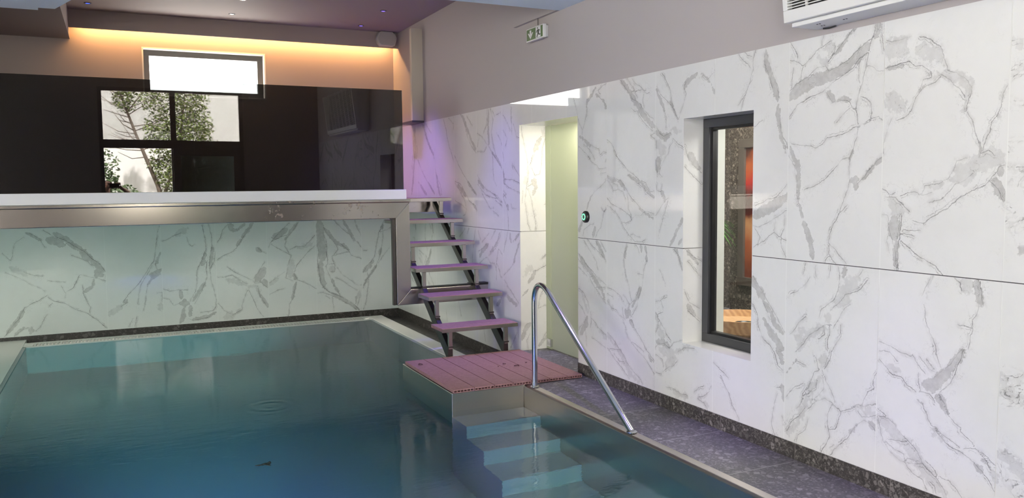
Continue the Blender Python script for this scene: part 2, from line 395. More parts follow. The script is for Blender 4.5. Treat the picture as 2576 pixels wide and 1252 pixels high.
# ---------------------------------------------------------------- veined marble panels
VEINS = """@R
b37 4940,2217 4869,2165 4818,2112 4766,2049 4724,2022 4683,1971 4634,1925 4585,1894 4538,1867
l3 4958,2229 4905,2174 4852,2130 4800,2077
l2 4870,2228 4826,2184 4784,2146 4767,2116 4741,2080
l3 4809,2221 4767,2178 4708,2152 4667,2115 4634,2093 4602,2099
l3 4801,2129 4716,2125 4643,2117
l3 4809,2073 4750,2057 4716,2040 4683,2004 4634,1967 4585,1935 4554,1926
l2 4741,1985 4716,1950 4650,1898 4609,1867 4561,1841
l3 4667,2091 4679,2060 4658,2002
l2 4817,2016 4775,1988 4741,1990
l3 4537,1826 4585,1815 4537,1789
l6 5128,1816 5067,1783 5030,1736 4975,1670
b21 5287,2206 5337,2160 5408,2120 5418,2080
l3 5132,2224 5189,2211 5247,2182 5218,2153
b13 5277,2159 5218,2123 5170,2093 5132,2034
l3 5408,2079 5408,2026 5439,1976 5471,1910 5482,1873
l3 5608,2161 5565,2066 5534,1972 5481,1910
b26 5524,1859 5440,1828 5369,1782
l3 5535,1785 5493,1762 5420,1721 5359,1682
l3 5461,1797 5379,1757 5318,1707 5298,1680
l3 5368,1788 5239,1750 5220,1709 5181,1728 5133,1720
b14 4523,2109 4492,2060 4453,2006 4430,1964
l2 4430,1964 4415,1917 4411,1854
l4 4455,2209 4409,2150 4371,2083 4360,2029 4341,1983 4304,1918 4282,1898
l2 4516,2131 4477,2076 4416,2034 4363,1994 4319,1945
b21 4097,2164 4158,2133 4206,2118 4220,2085
l2 4199,2130 4234,2095 4206,2048 4219,2015 4247,1965 4275,1902
b11 4371,2012 4334,1964 4289,1899 4282,1872
b11 4057,2155 4004,2115 3958,2072 3935,2025
l2 4050,2141 4010,2112 3985,2121 3959,2139
b37 4522,1834 4475,1804 4421,1787 4377,1807
l4 4526,1876 4483,1822 4437,1797 4369,1820 4358,1806
f35 4340,1840 4253,1817
l3 4339,1778 4295,1749 4230,1719
f63 4513,1769 4459,1721 4466,1675
l2 4339,1756 4376,1726 4390,1686 4428,1651
l3 4521,1779 4521,1724
l6 5010,1698 4931,1641 4854,1586 4788,1556
b16 4854,1554 4760,1516 4696,1500 4642,1463 4606,1432 4545,1402
l3 4788,1556 4714,1515 4642,1499 4606,1458 4584,1437 4545,1445
l2 4854,1554 4760,1505 4669,1468 4633,1432 4545,1392
b17 5127,1542 5051,1524 4961,1507 4912,1474 4892,1447
l4 5127,1553 5020,1535 4941,1512 4902,1480 4863,1442 4835,1416 4806,1389 4760,1363 4723,1338 4677,1315
l3 5127,1520 5071,1480 5040,1447 4980,1453 4921,1437 4883,1383
l3 5112,1514 4990,1486 4980,1458
l3 4863,1415 4849,1362 4849,1319 4816,1272 4806,1240
l5 5128,1392 5071,1348 4980,1327 4892,1297 4825,1266 4811,1240
l2 5128,1336 5081,1325 5020,1288
l2 5020,1305 4960,1246 4941,1219 4882,1216 4815,1235
l2 4806,1251 4759,1273 4695,1275 4641,1308 4544,1290
b10 4713,1322 4641,1292 4553,1259
l3 4941,1214 4902,1177 4853,1142 4796,1107 4759,1088 4676,1093 4640,1113
l2 4853,1131 4787,1145 4759,1130 4704,1123
l3 5413,1713 5346,1659 5270,1634 5238,1605 5143,1612
l3 5143,1670 5153,1648
l3 5216,1571 5143,1578
l5 5143,1520 5206,1481 5260,1453 5314,1430 5358,1395
b17 5364,1389 5392,1343 5420,1296
b17 5443,1248 5496,1188 5537,1127
l3 5143,1313 5185,1256 5207,1182
b26 5293,1172 5326,1090
l3 5207,1176 5250,1146 5283,1098
l3 5315,1194 5370,1187 5461,1142 5473,1094
l3 5206,1317 5175,1290 5154,1302
b52 4495,1659 4503,1609 4499,1579
l2 4424,1656 4469,1603 4486,1558 4452,1535
l3 4529,1650 4512,1589 4503,1549
l3 4452,1488 4468,1438 4511,1448 4520,1488
b26 4460,1438 4435,1408 4426,1378
l2 4385,1398 4418,1383 4527,1275
l2 4393,1378 4434,1278 4475,1196 4492,1144
b26 4239,1259 4286,1194 4326,1138 4366,1086
b12 4238,1142 4269,1106
b30 3512,2215 3503,2161 3483,2105 3455,2042 3428,1983 3411,1929
b21 3405,1913 3410,1880 3409,1831
l2 3507,2222 3484,2158 3467,2107 3440,2055 3412,2000 3406,1947
l2 3523,2205 3516,2132 3493,2095 3466,2035 3454,2004
l4 3589,2230 3610,2183 3604,2129 3620,2084 3641,2033 3666,1992 3686,1951 3705,1901
l2 3604,2129 3608,2067 3636,2040
l3 3666,1992 3697,1964 3726,1935
l3 3725,2223 3684,2178 3655,2159 3626,2132
l2 3679,2228 3656,2209 3616,2188
b22 3413,1895 3401,1812 3386,1743 3361,1694 3346,1640
l5 3394,1886 3390,1791 3372,1736 3343,1707 3335,1673
l3 3587,1804 3528,1835
b57 3337,1416 3440,1359 3538,1322 3588,1299
l3 3338,1477 3403,1415 3489,1393 3579,1360
l3 3335,1341 3400,1305 3487,1267 3546,1240 3592,1249
l3 3585,1127 3505,1167 3427,1220 3388,1194 3332,1177
l3 3348,1313 3352,1244 3379,1195 3368,1140 3334,1087
l3 3419,1290 3427,1220
l3 3577,1235 3535,1187 3554,1136
l3 2887,1848 2874,1774 2879,1713 2904,1641 2922,1605 2920,1530 2919,1493 2930,1450 2959,1387 2989,1317 3028,1258 3043,1193 3041,1122 3061,1082
b9 2904,1641 2918,1605 2918,1580
b26 2912,1496 2870,1502
b14 2877,1493 2884,1456
b13 2733,1598 2775,1564 2811,1529 2840,1505
l3 2869,1481 2832,1511 2804,1547 2733,1604
l3 2926,1608 2973,1597 3004,1563 3068,1507 3125,1479 3211,1450
l2 2899,1751 2945,1730 3008,1715 3065,1712 3105,1675 3138,1664 3173,1679 3306,1692
l2 2869,1749 2832,1771 2782,1791 2739,1776
l3 2794,1839 2804,1787
b22 3315,1679 3296,1624 3268,1597
b24 3263,1603 3257,1536 3251,1470 3250,1403
l3 3323,1632 3285,1577 3266,1503 3264,1430 3249,1376
b19 3240,1363 3216,1297
b27 3216,1297 3189,1238 3161,1180 3146,1101
l3 2989,1317 2951,1356 2928,1375
l3 3043,1180 2993,1145 2928,1086
l3 3041,1122 2991,1081
b62 3320,1941 3247,1978 3163,2008 3064,2015 3016,2032
b46 3040,2021 2957,2048 2901,2081 2857,2111 2808,2143
b19 2792,2158 2772,2194 2765,2228
l3 3324,1972 3281,2002 3215,2023 3177,2048 3140,2072 3084,2069 3064,2043 3022,2052 2964,2072 2907,2105 2874,2127 2846,2145 2803,2169 2788,2197 2786,2228
l3 3325,1837 3265,1896 3206,1920 3149,1934 3087,1951 3039,1983 2985,2005 2922,2034 2883,2070 2839,2095 2818,2105
l5 2793,2176 2813,2126 2828,2071 2837,2023 2853,1971 2868,1928 2878,1897
l2 2878,2064 2876,2001 2869,1946
l2 2751,2221 2750,2156 2737,2093
b24 3068,1944 3037,1908 3018,1892
b14 3018,1892 2965,1896 2924,1888
l2 3087,1951 3036,1885 2988,1894 2929,1879 2911,1850 2885,1834
l4 2878,1897 2886,1861 2882,1815 2874,1756 2879,1715
l2 2862,1900 2828,1883 2800,1858 2793,1821 2803,1791 2787,1785 2760,1792 2733,1777
l2 2803,1778 2847,1763 2897,1753
l1 2928,1847 2963,1827 3009,1784
l2 2827,2039 2788,2025 2761,2004 2734,2003
l3 3327,2225 3292,2185 3271,2138
l3 3325,2133 3277,2119 3237,2089 3205,2109 3173,2134 3148,2154
f29 3141,2129 3116,2111 3078,2092
f29 3092,2155 3068,2166 3037,2138
l3 3148,2154 3111,2168 3056,2192
l2 3111,2168 3112,2201 3100,2227
l2 3066,2090 3030,2123 2989,2158 2950,2193 2927,2221 2910,2232
b14 3018,2125 2984,2157 2938,2205 2905,2226
l2 3237,2089 3255,2018
l2 3303,2088 3312,2025 3311,1990
l2 3032,2174 3025,2136 3054,2112
l2 3193,1066 3210,1011
l2 3124,1059 3122,1006
l2 3023,1067 3038,1008
l2 3165,996 3191,953 3243,920 3298,894
b19 2935,1068 2942,1030
l3 2975,1065 2969,1008 2976,943 3003,895 3076,840 3092,799
l3 2827,1065 2849,1032
l3 2796,1016 2832,978 2877,948 2931,929 2970,886 3018,841
f70 2864,1012 2924,949 2970,880
l2 2899,889 2937,858 2968,803 2999,753
f38 3034,833 3032,755
f29 3032,755 3099,738 3150,703 3201,647 3245,592
l4 3016,764 3065,756 3116,722 3167,687 3201,641 3254,584
l5 3024,756 3023,717 3039,688 3033,643
l3 2955,773 2950,716 2989,664 3012,627 3019,587 3051,534
f45 3045,602 3060,546
l2 3187,785 3239,744 3257,707 3293,674
f38 3211,700 3256,652
b9 3244,544 3280,503 3316,461
l2 3235,539 3181,529
l2 3112,582 3094,526
l3 3065,756 3056,712 3097,685
l3 3085,524 3119,501 3144,448 3169,409 3195,369 3203,326 3238,283
l3 3068,524 3042,477 3007,431 2981,378
f38 3092,479 3143,408 3167,334
l3 3133,356 3090,359 3048,379 3006,366 2956,345
l5 3168,375 3108,416 3101,464
l2 2725,593 2753,538 2744,496 2781,476 2802,427 2809,400
l4 2877,377 2839,396 2728,426
l2 3313,328 3268,387 3196,427
b43 3592,954 3550,894 3498,842
b22 3498,828 3447,777 3407,712 3349,672
l5 3587,962 3530,903 3478,844 3438,800 3398,755 3349,693 3330,675
b38 3496,727 3445,663 3386,616 3347,588
l5 3584,802 3547,749 3536,678 3494,613 3444,592 3404,542 3383,489
b26 3395,601 3365,549 3345,497
l3 3383,489 3345,469
l3 3498,813 3447,734
b19 3352,390 3342,342 3327,297
l3 3390,360 3352,368
f31 3107,461 3160,368 3180,303 3236,212 3293,130
l3 3115,508 3154,424 3195,344 3223,298
l3 3180,303 3222,243 3272,203 3308,143
l3 3159,298 3104,354 3050,377 3003,367 2970,349 2944,335 2887,364 2838,391 2790,405 2731,422
l3 3003,357 3028,298 3027,250 3009,191 3044,128 3067,94
l3 2943,329 2961,273 2980,236 3013,227
f31 2789,378 2741,365
l3 2727,294 2764,324 2800,330 2842,294 2872,255 2902,205 2939,174 2977,136 3003,97
b13 2836,300 2884,241
f20 2826,379 2790,398 2765,384
l2 2837,366 2812,342 2730,368
b26 2764,324 2734,307
l2 3157,243 3177,183 3227,137 3240,99
l2 3100,468 3112,417 3154,397
l2 3067,496 3051,430 3098,377 3132,353
l3 2985,156 3010,132
l5 3921,402 3874,379 3827,358 3786,335
l4 3855,334 3826,290 3780,238 3752,177 3716,137 3689,101
l2 3381,329 3410,248 3424,146 3399,95
l2 3348,212 3324,178
f26 2452,1064 2467,1022 2472,980 2471,955
l1 2457,1064 2479,1020 2497,977
l3 2487,937 2480,876 2455,818 2425,766 2424,731 2405,688 2394,670
f43 2278,1066 2282,1037 2287,1012
b32 2242,1065 2230,1018 2216,971
l3 2344,1070 2317,1048 2308,1021
l3 2227,1067 2220,1019 2208,968
l2 2229,965 2237,930 2257,898 2253,859 2265,833 2266,794 2271,778
b32 2294,764 2324,714 2355,667
b43 2360,666 2392,624 2424,581 2458,563
l1 2299,768 2330,727 2350,693 2388,661 2426,622
l3 2289,765 2308,712 2327,658 2353,607 2396,562
l5 2506,621 2505,579 2492,540
b46 2476,575 2436,589 2402,586
l2 2539,699 2508,658 2472,628
l1 2503,700 2449,653 2415,640
l3 2468,694 2427,658
l2 2720,732 2656,721 2593,700 2538,691
l2 2719,688 2661,693 2616,658
l2 2718,644 2672,609 2639,589 2596,587 2564,556 2516,535
f23 2672,631 2609,606
l2 2319,874 2282,870 2256,864
l3 2498,539 2446,540 2422,509
l2 2508,499 2479,485 2460,448
b23 2406,544 2377,505 2354,474
l3 2401,545 2371,506 2348,476
f35 2119,686 2094,658 2066,645
l1 2125,704 2100,676 2066,659 2030,681
l3 2127,622 2097,610 2046,631 2040,590 2101,566
f58 2108,650 2069,612
l3 2504,502 2478,491 2472,467 2457,449 2452,425 2432,400 2414,397
b12 2409,528 2376,498 2349,472
l3 2400,530 2372,491 2348,464 2317,439 2290,426 2294,412 2268,395 2237,379 2220,356 2194,332 2169,315 2152,285
f19 2423,386 2395,364 2367,347
l3 2418,391 2376,353 2344,333 2291,323 2252,306 2222,287 2192,264 2162,238 2132,196
l2 2418,396 2377,373 2332,357 2296,342
b14 2189,313 2169,303 2156,291
b16 2217,284 2196,271
l2 2220,356 2174,338 2132,307
f23 2147,278 2135,255
l1 2274,340 2224,359
f56 2703,361 2645,331 2588,293 2538,264 2493,221 2444,176 2406,141 2359,106
l3 2715,407 2667,379 2631,357 2594,327 2559,302 2524,281 2494,247 2474,218 2440,190 2397,170 2369,137 2350,110
l2 2714,371 2667,374
l1 2719,357 2701,298 2685,257 2642,216 2600,197 2565,194 2545,170 2515,149 2471,137 2446,102
l1 2659,274 2608,283 2558,293
l2 2674,260 2622,239 2571,228 2560,196 2556,219 2531,214 2497,215
l2 2550,195 2511,202 2473,210
l1 2384,182 2339,176 2307,157 2275,123
l1 2455,232 2417,210 2398,182
l2 2433,141 2410,127 2400,101
f86 2720,2095 2664,2097 2615,2079
f57 2557,2080 2487,2045 2436,2013
f63 2707,1884 2656,1848 2613,1818
f26 2525,1981 2473,1949
l5 2726,2012 2680,2016 2638,2026 2596,2025
b11 2711,2010 2667,2009 2631,2015
l1 2596,2025 2566,2001 2531,2001 2496,1977
l3 2721,2136 2677,2129 2641,2129 2593,2136
l3 2547,2128 2512,2118 2478,2093 2444,2068
l2 2444,2068 2420,2011 2402,1965
f40 2418,1962 2375,1937 2332,1913 2305,1891
l2 2408,1966 2354,1939 2316,1911 2295,1880
l2 2434,1945 2407,1931 2373,1899 2335,1866 2324,1841
f14 2305,1872 2314,1835 2314,1787
l2 2292,1875 2303,1834 2317,1783
l1 2306,1777 2284,1737 2267,1679 2251,1645
l2 2440,1945 2472,1915 2505,1909 2539,1887 2561,1859 2572,1825 2594,1791 2618,1778 2654,1770
b9 2511,1914 2539,1892
l3 2485,1966 2478,1940 2523,1936 2534,1907
l1 2688,1775 2708,1716 2722,1669 2727,1622
f14 2143,1872 2165,1838 2164,1806
l2 2140,1867 2156,1837 2163,1788
f17 2163,1769 2175,1729 2194,1703
l1 2163,1783 2181,1748 2199,1726 2208,1680 2221,1653 2235,1616
f11 2213,1690 2232,1663 2251,1645
b9 2251,1655 2245,1626 2246,1589
l2 2244,1603 2210,1611 2185,1591
l1 2135,2047 2112,2043 2080,2034
f29 2136,2052 2084,2017
l2 2077,1954 2103,1935 2133,1925
l2 2134,1889 2111,1905 2075,1914
l3 2132,1648 2102,1654 2065,1652
l3 2133,1603 2114,1602
f75 2165,1580 2218,1577 2268,1550 2318,1518 2359,1499
f23 2413,1484 2468,1465
l2 2352,1576 2371,1523 2386,1499 2435,1480 2502,1470
l2 2305,1585 2341,1576
l1 2502,1470 2513,1434 2530,1429
l2 2625,1424 2589,1439 2554,1445 2524,1429 2507,1429 2467,1440
l2 2277,1517 2317,1489 2353,1474 2384,1440 2421,1410 2471,1394
l2 2140,1551 2164,1547 2168,1524 2196,1497 2224,1469 2274,1450 2315,1430 2356,1396 2387,1371 2436,1345 2469,1329 2502,1297
b29 2154,1538 2157,1506
b34 2181,1492 2161,1464 2140,1422
l3 2139,1404 2160,1455 2195,1483
l2 2722,1455 2700,1444 2681,1428 2656,1439
f46 2686,1407 2642,1376 2634,1334
l5 2636,1402 2605,1377 2580,1351
l3 2705,1418 2655,1418 2636,1402
l1 2722,1337 2697,1332 2686,1311
b55 2652,1313 2654,1270 2647,1233
b20 2640,1218 2642,1170 2640,1128 2633,1086
l2 2690,1317 2685,1263 2668,1222 2651,1185 2647,1143 2636,1086
l3 2616,1335 2618,1287 2625,1229 2633,1192 2634,1128 2627,1086
l3 2685,1258 2693,1215 2679,1157
l3 2618,1214 2575,1190 2539,1167 2515,1148 2474,1130 2434,1113 2399,1081
l1 2619,1251 2583,1252 2547,1244
l2 2614,1267 2519,1271
l2 2555,1311 2491,1298
l1 2133,1487 2100,1477 2062,1450
l2 2129,1325 2102,1294 2082,1267 2067,1231 2053,1210
b23 2067,1218 2048,1210
l2 2135,1537 2065,1536
b29 5272,1068 5218,1008 5165,944
l3 5405,1072 5338,1024 5261,994 5186,954 5144,917
l3 5283,1067 5239,1018 5186,982 5144,923
l3 5473,1069 5405,1014 5338,960 5283,918 5251,851
l3 5218,1065 5144,996
b35 5532,946 5463,886 5372,829 5317,787 5262,746 5187,697
l5 5550,957 5486,920 5417,872 5339,838 5284,808 5219,779 5144,747
l3 5550,915 5463,850 5372,782 5328,728 5251,684 5187,634 5145,605
l3 5550,849 5486,824 5418,789
l3 5361,789 5295,801 5219,762
l3 5284,715 5155,729
b35 5187,680 5166,642
f35 5487,645 5453,572 5408,512
l4 5546,681 5464,654 5407,595 5385,539 5362,501
l3 5552,565 5488,531 5442,478
b46 5419,469 5419,421 5477,377
l3 5351,473 5285,441 5252,405
b12 4863,1064 4882,1019 4892,970
l3 4868,1069 4901,991 4901,915 4882,851 4843,768 4833,725 4805,669
b23 4694,1064 4685,1027
b10 4640,1062 4631,1010 4626,969
l3 4759,1070 4731,1046 4712,1015
l2 4626,964 4657,909 4666,855 4679,780
b17 4693,779 4720,728 4757,680 4804,626
l3 4684,779 4720,717 4739,645 4785,585 4814,554
l3 4711,782 4758,697 4824,645 4852,609
b40 4881,589 4862,558 4823,596
l3 4920,605 4916,556 4891,521
l3 5129,732 5041,719 4950,690 4911,651
l3 4911,700 4833,644
l3 5129,686 5051,667
f20 5124,630 5041,595
l2 5129,635 5061,581 5010,582 4960,545 4911,532
l3 4730,868 4666,866
l5 4920,500 4881,479 4871,453
b23 4823,526 4785,488
b23 4317,1067 4285,1050
b10 4277,1035 4252,988 4236,941
l3 4325,1067 4277,1031 4260,983 4236,931
b13 4421,757 4446,723
l2 4396,745 4472,715 4523,699
l3 4463,716 4438,674
l2 4473,920 4414,834
f35 4514,617 4488,564
l4 4523,626 4488,595 4454,554 4411,524
l3 4437,640 4488,621 4505,598
b40 5410,447 5450,385 5519,318
l4 5357,516 5351,442 5370,397
l3 5437,450 5505,391 5539,350
l3 5344,470 5254,415 5142,372
l3 5437,352 5424,243
l3 5345,319 5254,306 5154,276
f27 5241,403 5142,352
l5 4916,524 4881,465 4859,411 4814,374 4747,335 4682,309 4629,281 4577,242 4537,201
l5 4814,533 4770,482 4726,445 4672,398 4629,355 4577,322 4538,292
b27 4836,529 4781,487
b20 4598,312 4566,287
l3 4836,389 4736,362 4661,337
f31 5117,376 5045,328 4950,279 4892,205 4813,144 4725,105
l4 5123,395 5056,366 4973,308 4904,262 4858,212 4791,174 4725,143 4671,104
l3 5123,281 5057,233 4973,190 4904,151 4835,107
l3 5117,276 4973,295
l3 5033,251 4962,212 4904,216
l3 4780,170 4703,135 4671,104
f54 4497,548 4456,494 4436,456
l4 4522,629 4487,586 4427,541 4397,498 4349,464
l3 4487,604 4487,538 4516,491
b40 4496,428 4436,438 4377,418
l5 4521,381 4496,415 4426,433 4367,408 4320,457 4227,490
f74 4456,386 4367,378 4329,338 4405,281
f31 4310,389 4217,434 4154,463
l2 4435,240 4376,281 4319,304 4281,347
l3 4282,399 4208,442 4109,453
l3 4516,339 4445,322 4425,278
l2 4404,144 4327,149 4251,136 4177,136
l3 4515,217 4454,218
f40 4308,129 4186,122
l3 4106,175 4062,213 4011,236
l4 4062,151 4010,174 3959,208
f18 4062,145 4009,129 3958,113
l2 4070,137 4009,129 3975,93
l3 3943,250 3960,225
b12 9386,2191 9393,2064 9371,1926
b42 9387,1907 9443,1732 9484,1545 9539,1395
l6 9370,2200 9348,2062 9312,1924 9348,1808
l5 9417,2183 9430,1948 9504,1734 9451,1594
l5 9289,1806 9179,1687 9014,1569 8879,1492 8736,1399
b26 8960,1540 8827,1455 8748,1408
b31 9066,2188 8962,2021 8858,1923 8754,1844
l6 9121,2221 9015,2081 8910,1972 8780,1854 8704,1769
l4 8981,2201 8901,2139 8822,2088
b25 9217,1513 9105,1445 8995,1388
l5 9289,1543 9190,1474 9051,1397
b42 8660,1602 8639,1492 8566,1391
l4 8709,1677 8661,1584 8560,1509 8514,1391
l5 8427,2215 8358,2095 8313,1995 8268,1905 8199,1832 8155,1760
l4 8279,2213 8139,2141
l5 8136,2219 8141,2090
b37 7884,2207 7800,2100 7716,2004 7634,1917 7552,1847
l6 7928,2228 7822,2102 7760,1990 7677,1902 7543,1814
l4 7774,2198 7690,2134 7628,2089
l7 8117,1811 8017,1713 7906,1625 7798,1556 7712,1505 7629,1446 7547,1397
b25 7777,1530 7671,1471 7557,1405
b42 8048,1498 7936,1446 7826,1387
l6 8116,1542 7956,1506 7890,1455 7804,1395 7740,1337 7571,1290
l4 8117,1524 8004,1446 7871,1361 7830,1285
b33 7230,2210 7243,2117 7238,1960 7230,1881
l5 7259,2228 7283,2073 7365,1991
l4 7182,2213 7128,2108 7169,1995 7134,1899 7081,1796
l4 7506,2007 7385,1960 7269,1882
l4 7466,1957 7510,1878
l4 7289,1868 7350,1815 7512,1829
b21 7156,1799 7063,1749 6955,1669
l6 7231,1865 7156,1799 7045,1725 6946,1653
l3 7170,1979 7135,1860 7063,1764
l4 7147,1783 7141,1658 7125,1548 7070,1485
b29 7500,1544 7420,1495 7361,1462
l4 7519,1593 7459,1544 7380,1487 7282,1446 7148,1415 7054,1392 6954,1339
l4 7512,1504 7402,1438 7303,1398 7226,1375
l4 7148,1415 7018,1354 6955,1301
l4 7057,1988 6967,1906 6941,1866
l4 6907,2137 6820,2062 6752,1991
l3 6730,2189 6733,2078 6719,1944
l4 6910,2001 6823,1921 6861,1847
l4 7145,2195 7090,2144 6960,2164
l4 6924,1797 6900,1713
b25 6911,1622 6903,1561 6887,1508
l4 6919,1637 6903,1576 6904,1515 6799,1469 6678,1447 6561,1418
l6 6904,1546 6728,1544 6626,1521 6560,1505
l4 6724,1693 6657,1632 6575,1571
b16 6725,1670 6708,1640
l4 6683,2038 6634,1925 6568,1906
l4 6906,1439 6853,1409 6926,1385
l6 8118,1333 7969,1300 7813,1252 7837,1200 7905,1181
l4 7723,1329 7596,1289 7545,1241
b25 7638,1305 7555,1257
l4 7853,1387 7834,1285
l4 7406,1414 7270,1311 7213,1265 7136,1282
l6 7327,1407 7172,1376 7077,1369 6949,1332
l6 7096,1353 7022,1323 6949,1301
l3 7156,1250 7025,1206
b21 6841,1318 6807,1266
l4 6911,1371 6842,1288 6818,1189 6811,1091
l3 6753,1319 6737,1282 6643,1284
l4 6910,1416 6858,1379
l5 7583,1066 7606,998 7654,853 7680,717
l4 7521,1044 7462,956
l4 7865,1045 8005,961
l4 7754,1059 7800,997
l4 7259,1031 7360,970 7422,934
l4 7104,1063 7182,995 7222,969
b25 7011,1051 7031,988 7108,920 7225,849
l5 6974,1061 7013,965 7109,889 7265,814
b42 7282,918 7424,844 7488,781
l4 7490,723 7386,773 7305,795 7228,744 7132,744 7086,685 7089,589
l4 7527,837 7424,868 7342,914 7282,910
l4 7034,894 7074,788 7095,684
l4 7034,894 6961,852
l4 7075,749 7020,691 7003,637 6967,625
b29 6777,1062 6778,1009 6761,972
b19 6605,1055 6674,999
l5 6830,1060 6867,989 6924,870
l4 6726,981 6623,1025 6588,1063
b21 6581,1005 6625,928 6678,849 6705,787
l4 6590,967 6642,904 6714,778 6820,708 6929,652
l4 6859,558 6789,520 6720,497
l4 6930,605 6859,589
l6 6652,155 6734,48 6789,-9
b26 6973,432 7090,344
l6 6913,607 6777,526 6620,428
b38 6861,457 6647,401
l5 8443,128 8410,5
l6 8064,260 7998,120
l5 7400,63 7372,-48
@B
b77 -680,959 -595,923 -538,898
b51 -619,1023 -516,953 -441,883 -364,835
b77 -365,824 -318,755 -270,718
b58 -271,696 -213,648 -165,577
b112 -226,581 -187,544
l8 -723,1059 -631,990 -517,942 -432,872 -335,812 -269,730 -191,669 -135,564 -134,473
l6 -466,773 -369,734 -311,698 -254,627
l5 -134,473 -199,500 -288,527 -386,556
l8 -397,545 -429,479 -462,414 -533,373 -545,307
l6 -543,363 -578,444
b31 -260,492 -273,413 -345,373
l6 -372,442 -366,351 -339,270 -303,188 -315,132
l8 -709,329 -654,281 -548,251 -453,177 -336,123 -249,47 -152,-58
l5 -718,352 -787,302 -856,273 -924,234
b36 -944,213 -985,128 -1045,45 -1115,-48
l6 -933,235 -996,107 -1075,15 -1135,-68
l5 -674,260 -704,229
l5 -728,141 -770,67 -791,13 -841,-27
b58 -878,-2 -890,-45
b26 -944,15 -1002,-25 -1041,-65
l6 -877,20 -944,4 -1032,-55
f51 -1044,658 -971,621 -898,573
l5 -1092,617 -974,556 -874,484 -800,446 -735,398
l6 -924,619 -832,570 -746,565
b31 -876,1032 -803,985 -747,950
l6 -848,1031 -756,962 -713,872
l5 -906,989 -993,927 -1018,798 -1039,745 -1110,824
l4 -537,486 -701,507
l6 434,1069 408,965 380,792 365,676
b26 444,778 409,709 385,641
b64 414,557 359,514 316,516
l8 365,676 298,587 241,486 174,397 87,310 32,233
l6 341,619 273,507 217,406 192,303 171,188
l5 374,641 393,570 447,579
b31 402,546 335,468 291,413
l6 291,413 265,298 250,183 231,114
b31 64,242 32,221
l5 9,177 73,218
f51 -118,94 9,177
l3 160,49 135,-65
l3 117,30 72,-60
l3 382,302 436,310 427,205
f64 409,171 406,101
l10 459,893 535,926 591,959 656,980
f64 613,970 724,1025
l5 720,931 739,847 771,822 805,845
l6 448,345 512,317 610,323 708,316
b38 631,309 639,226
b115 670,188 669,141
b45 656,106 653,11 617,-58
b38 734,124 719,6
l5 444,239 508,223 549,149 615,168
b36 899,388 853,331 805,250 758,182
l8 912,423 875,329 827,237 780,156
l6 814,488 808,334 760,241 725,184
b46 909,650 874,604
b28 923,733 887,663
l8 891,1067 918,900 925,780 876,664 828,571 808,477
l8 931,649 916,542 925,470 899,376
l7 958,1088 987,945 994,825 967,707 952,588
b32 1004,801 977,659 962,564
l5 1039,824 1010,645 973,563
l8 956,564 968,420 997,298 1016,176 1013,103 978,58 842,44
b31 1011,31 942,0 862,-18 750,-33
l5 1005,32 918,-22 750,-45 707,-17
l6 1037,138 1102,48 1170,7
f102 1111,-25 1203,-32
b61 1209,1069 1206,997
l8 1180,1070 1115,1000 1084,906 1054,859
b32 1364,1065 1293,1007 1234,984
b38 1457,1074 1396,979 1336,908
l6 1469,1074 1360,932 1310,849 1262,778 1203,732 1122,700 1046,655
b26 1311,873 1275,814
b89 1569,520 1531,448 1482,377
b64 1565,385 1598,321
l8 1584,605 1509,486 1435,392 1469,341 1528,362 1609,289
l6 1507,780 1552,729 1599,703
b38 1495,775 1540,730
l6 1151,566 1229,501 1320,448 1423,393
f51 1146,409 1260,378 1375,335
l5 1045,445 1124,447 1205,466 1284,401 1375,347
f38 1374,322 1480,316 1500,228
b28 1512,215 1557,138 1602,61
l6 1491,315 1511,203 1602,54
l6 1373,274 1334,178 1302,95 1307,45 1200,-8
f38 1295,34 1200,-20
l6 1384,273 1450,133 1482,32 1551,-60
l8 1886,1062 1799,978 1737,919 1662,835 1637,775
b58 1859,989 1773,930 1688,884
b31 1983,1059 1895,950 1831,854
l8 1662,811 1744,758 1815,718 1887,677 1898,652
l8 1996,1071 1919,950 1844,878 1829,779 1875,690
l6 1675,847 1796,904 1869,914
l8 2202,915 2137,842 2061,770 1963,774 1888,740
f41 1986,748 2161,803
l9 2198,777 2109,705 2045,633 1968,549 1929,463
l9 1898,652 1858,554 1844,468 1829,394 1913,352
f77 1908,589 1893,490 1879,416
b45 1928,438 1951,362
l10 1928,438 1963,361 2036,332 2122,289 2195,233
b28 1950,337 1922,238 1901,127
l6 1949,324 1907,139 1862,67 1846,-70
l6 1819,469 1745,424 1635,343
f51 1733,400 1635,331
l4 1813,270 1728,251 1631,207
b96 2256,1077 2265,925 2268,799 2282,647 2293,596
b70 2255,572 2252,471 2274,343 2291,266
l10 2217,776 2233,700 2217,549 2239,446 2248,319 2284,253 2358,185
l10 2290,925 2326,848 2334,695 2343,543 2316,506
b42 2311,987 2360,924 2420,839 2481,785 2543,762 2604,708
l6 2301,998 2379,861 2459,766 2474,713 2425,643 2399,634 2422,550
l5 2435,642 2540,669 2614,676
l6 2522,773 2604,708 2644,633 2707,609 2776,585
b31 2551,1073 2621,946 2691,819
l8 2426,1086 2548,959 2630,894 2681,809
l7 2723,807 2774,721
f62 2390,510 2399,447
l5 2360,532 2433,539 2430,435 2368,439
l6 2318,503 2366,387 2405,281 2455,205 2495,119
b23 2396,344 2425,249 2465,183
b31 2381,168 2463,121 2556,62 2650,3 2723,-66
l7 2270,248 2361,180 2453,142 2546,94 2661,13 2728,-66
l5 2207,180 2278,185 2370,148 2493,77 2597,17 2691,-63
l5 2390,126 2406,-53
l5 2308,142 2359,107
l5 2428,363 2531,315 2634,235 2708,189
l5 2462,486 2523,399 2595,343 2699,263 2762,249
f57 2739,176 2737,102
b21 2695,105 2687,11
l5 2737,92 2703,-1
l5 2698,1079 2727,974 2778,878
b52 2897,484 2843,466 2793,416
b26 2931,556 2887,506
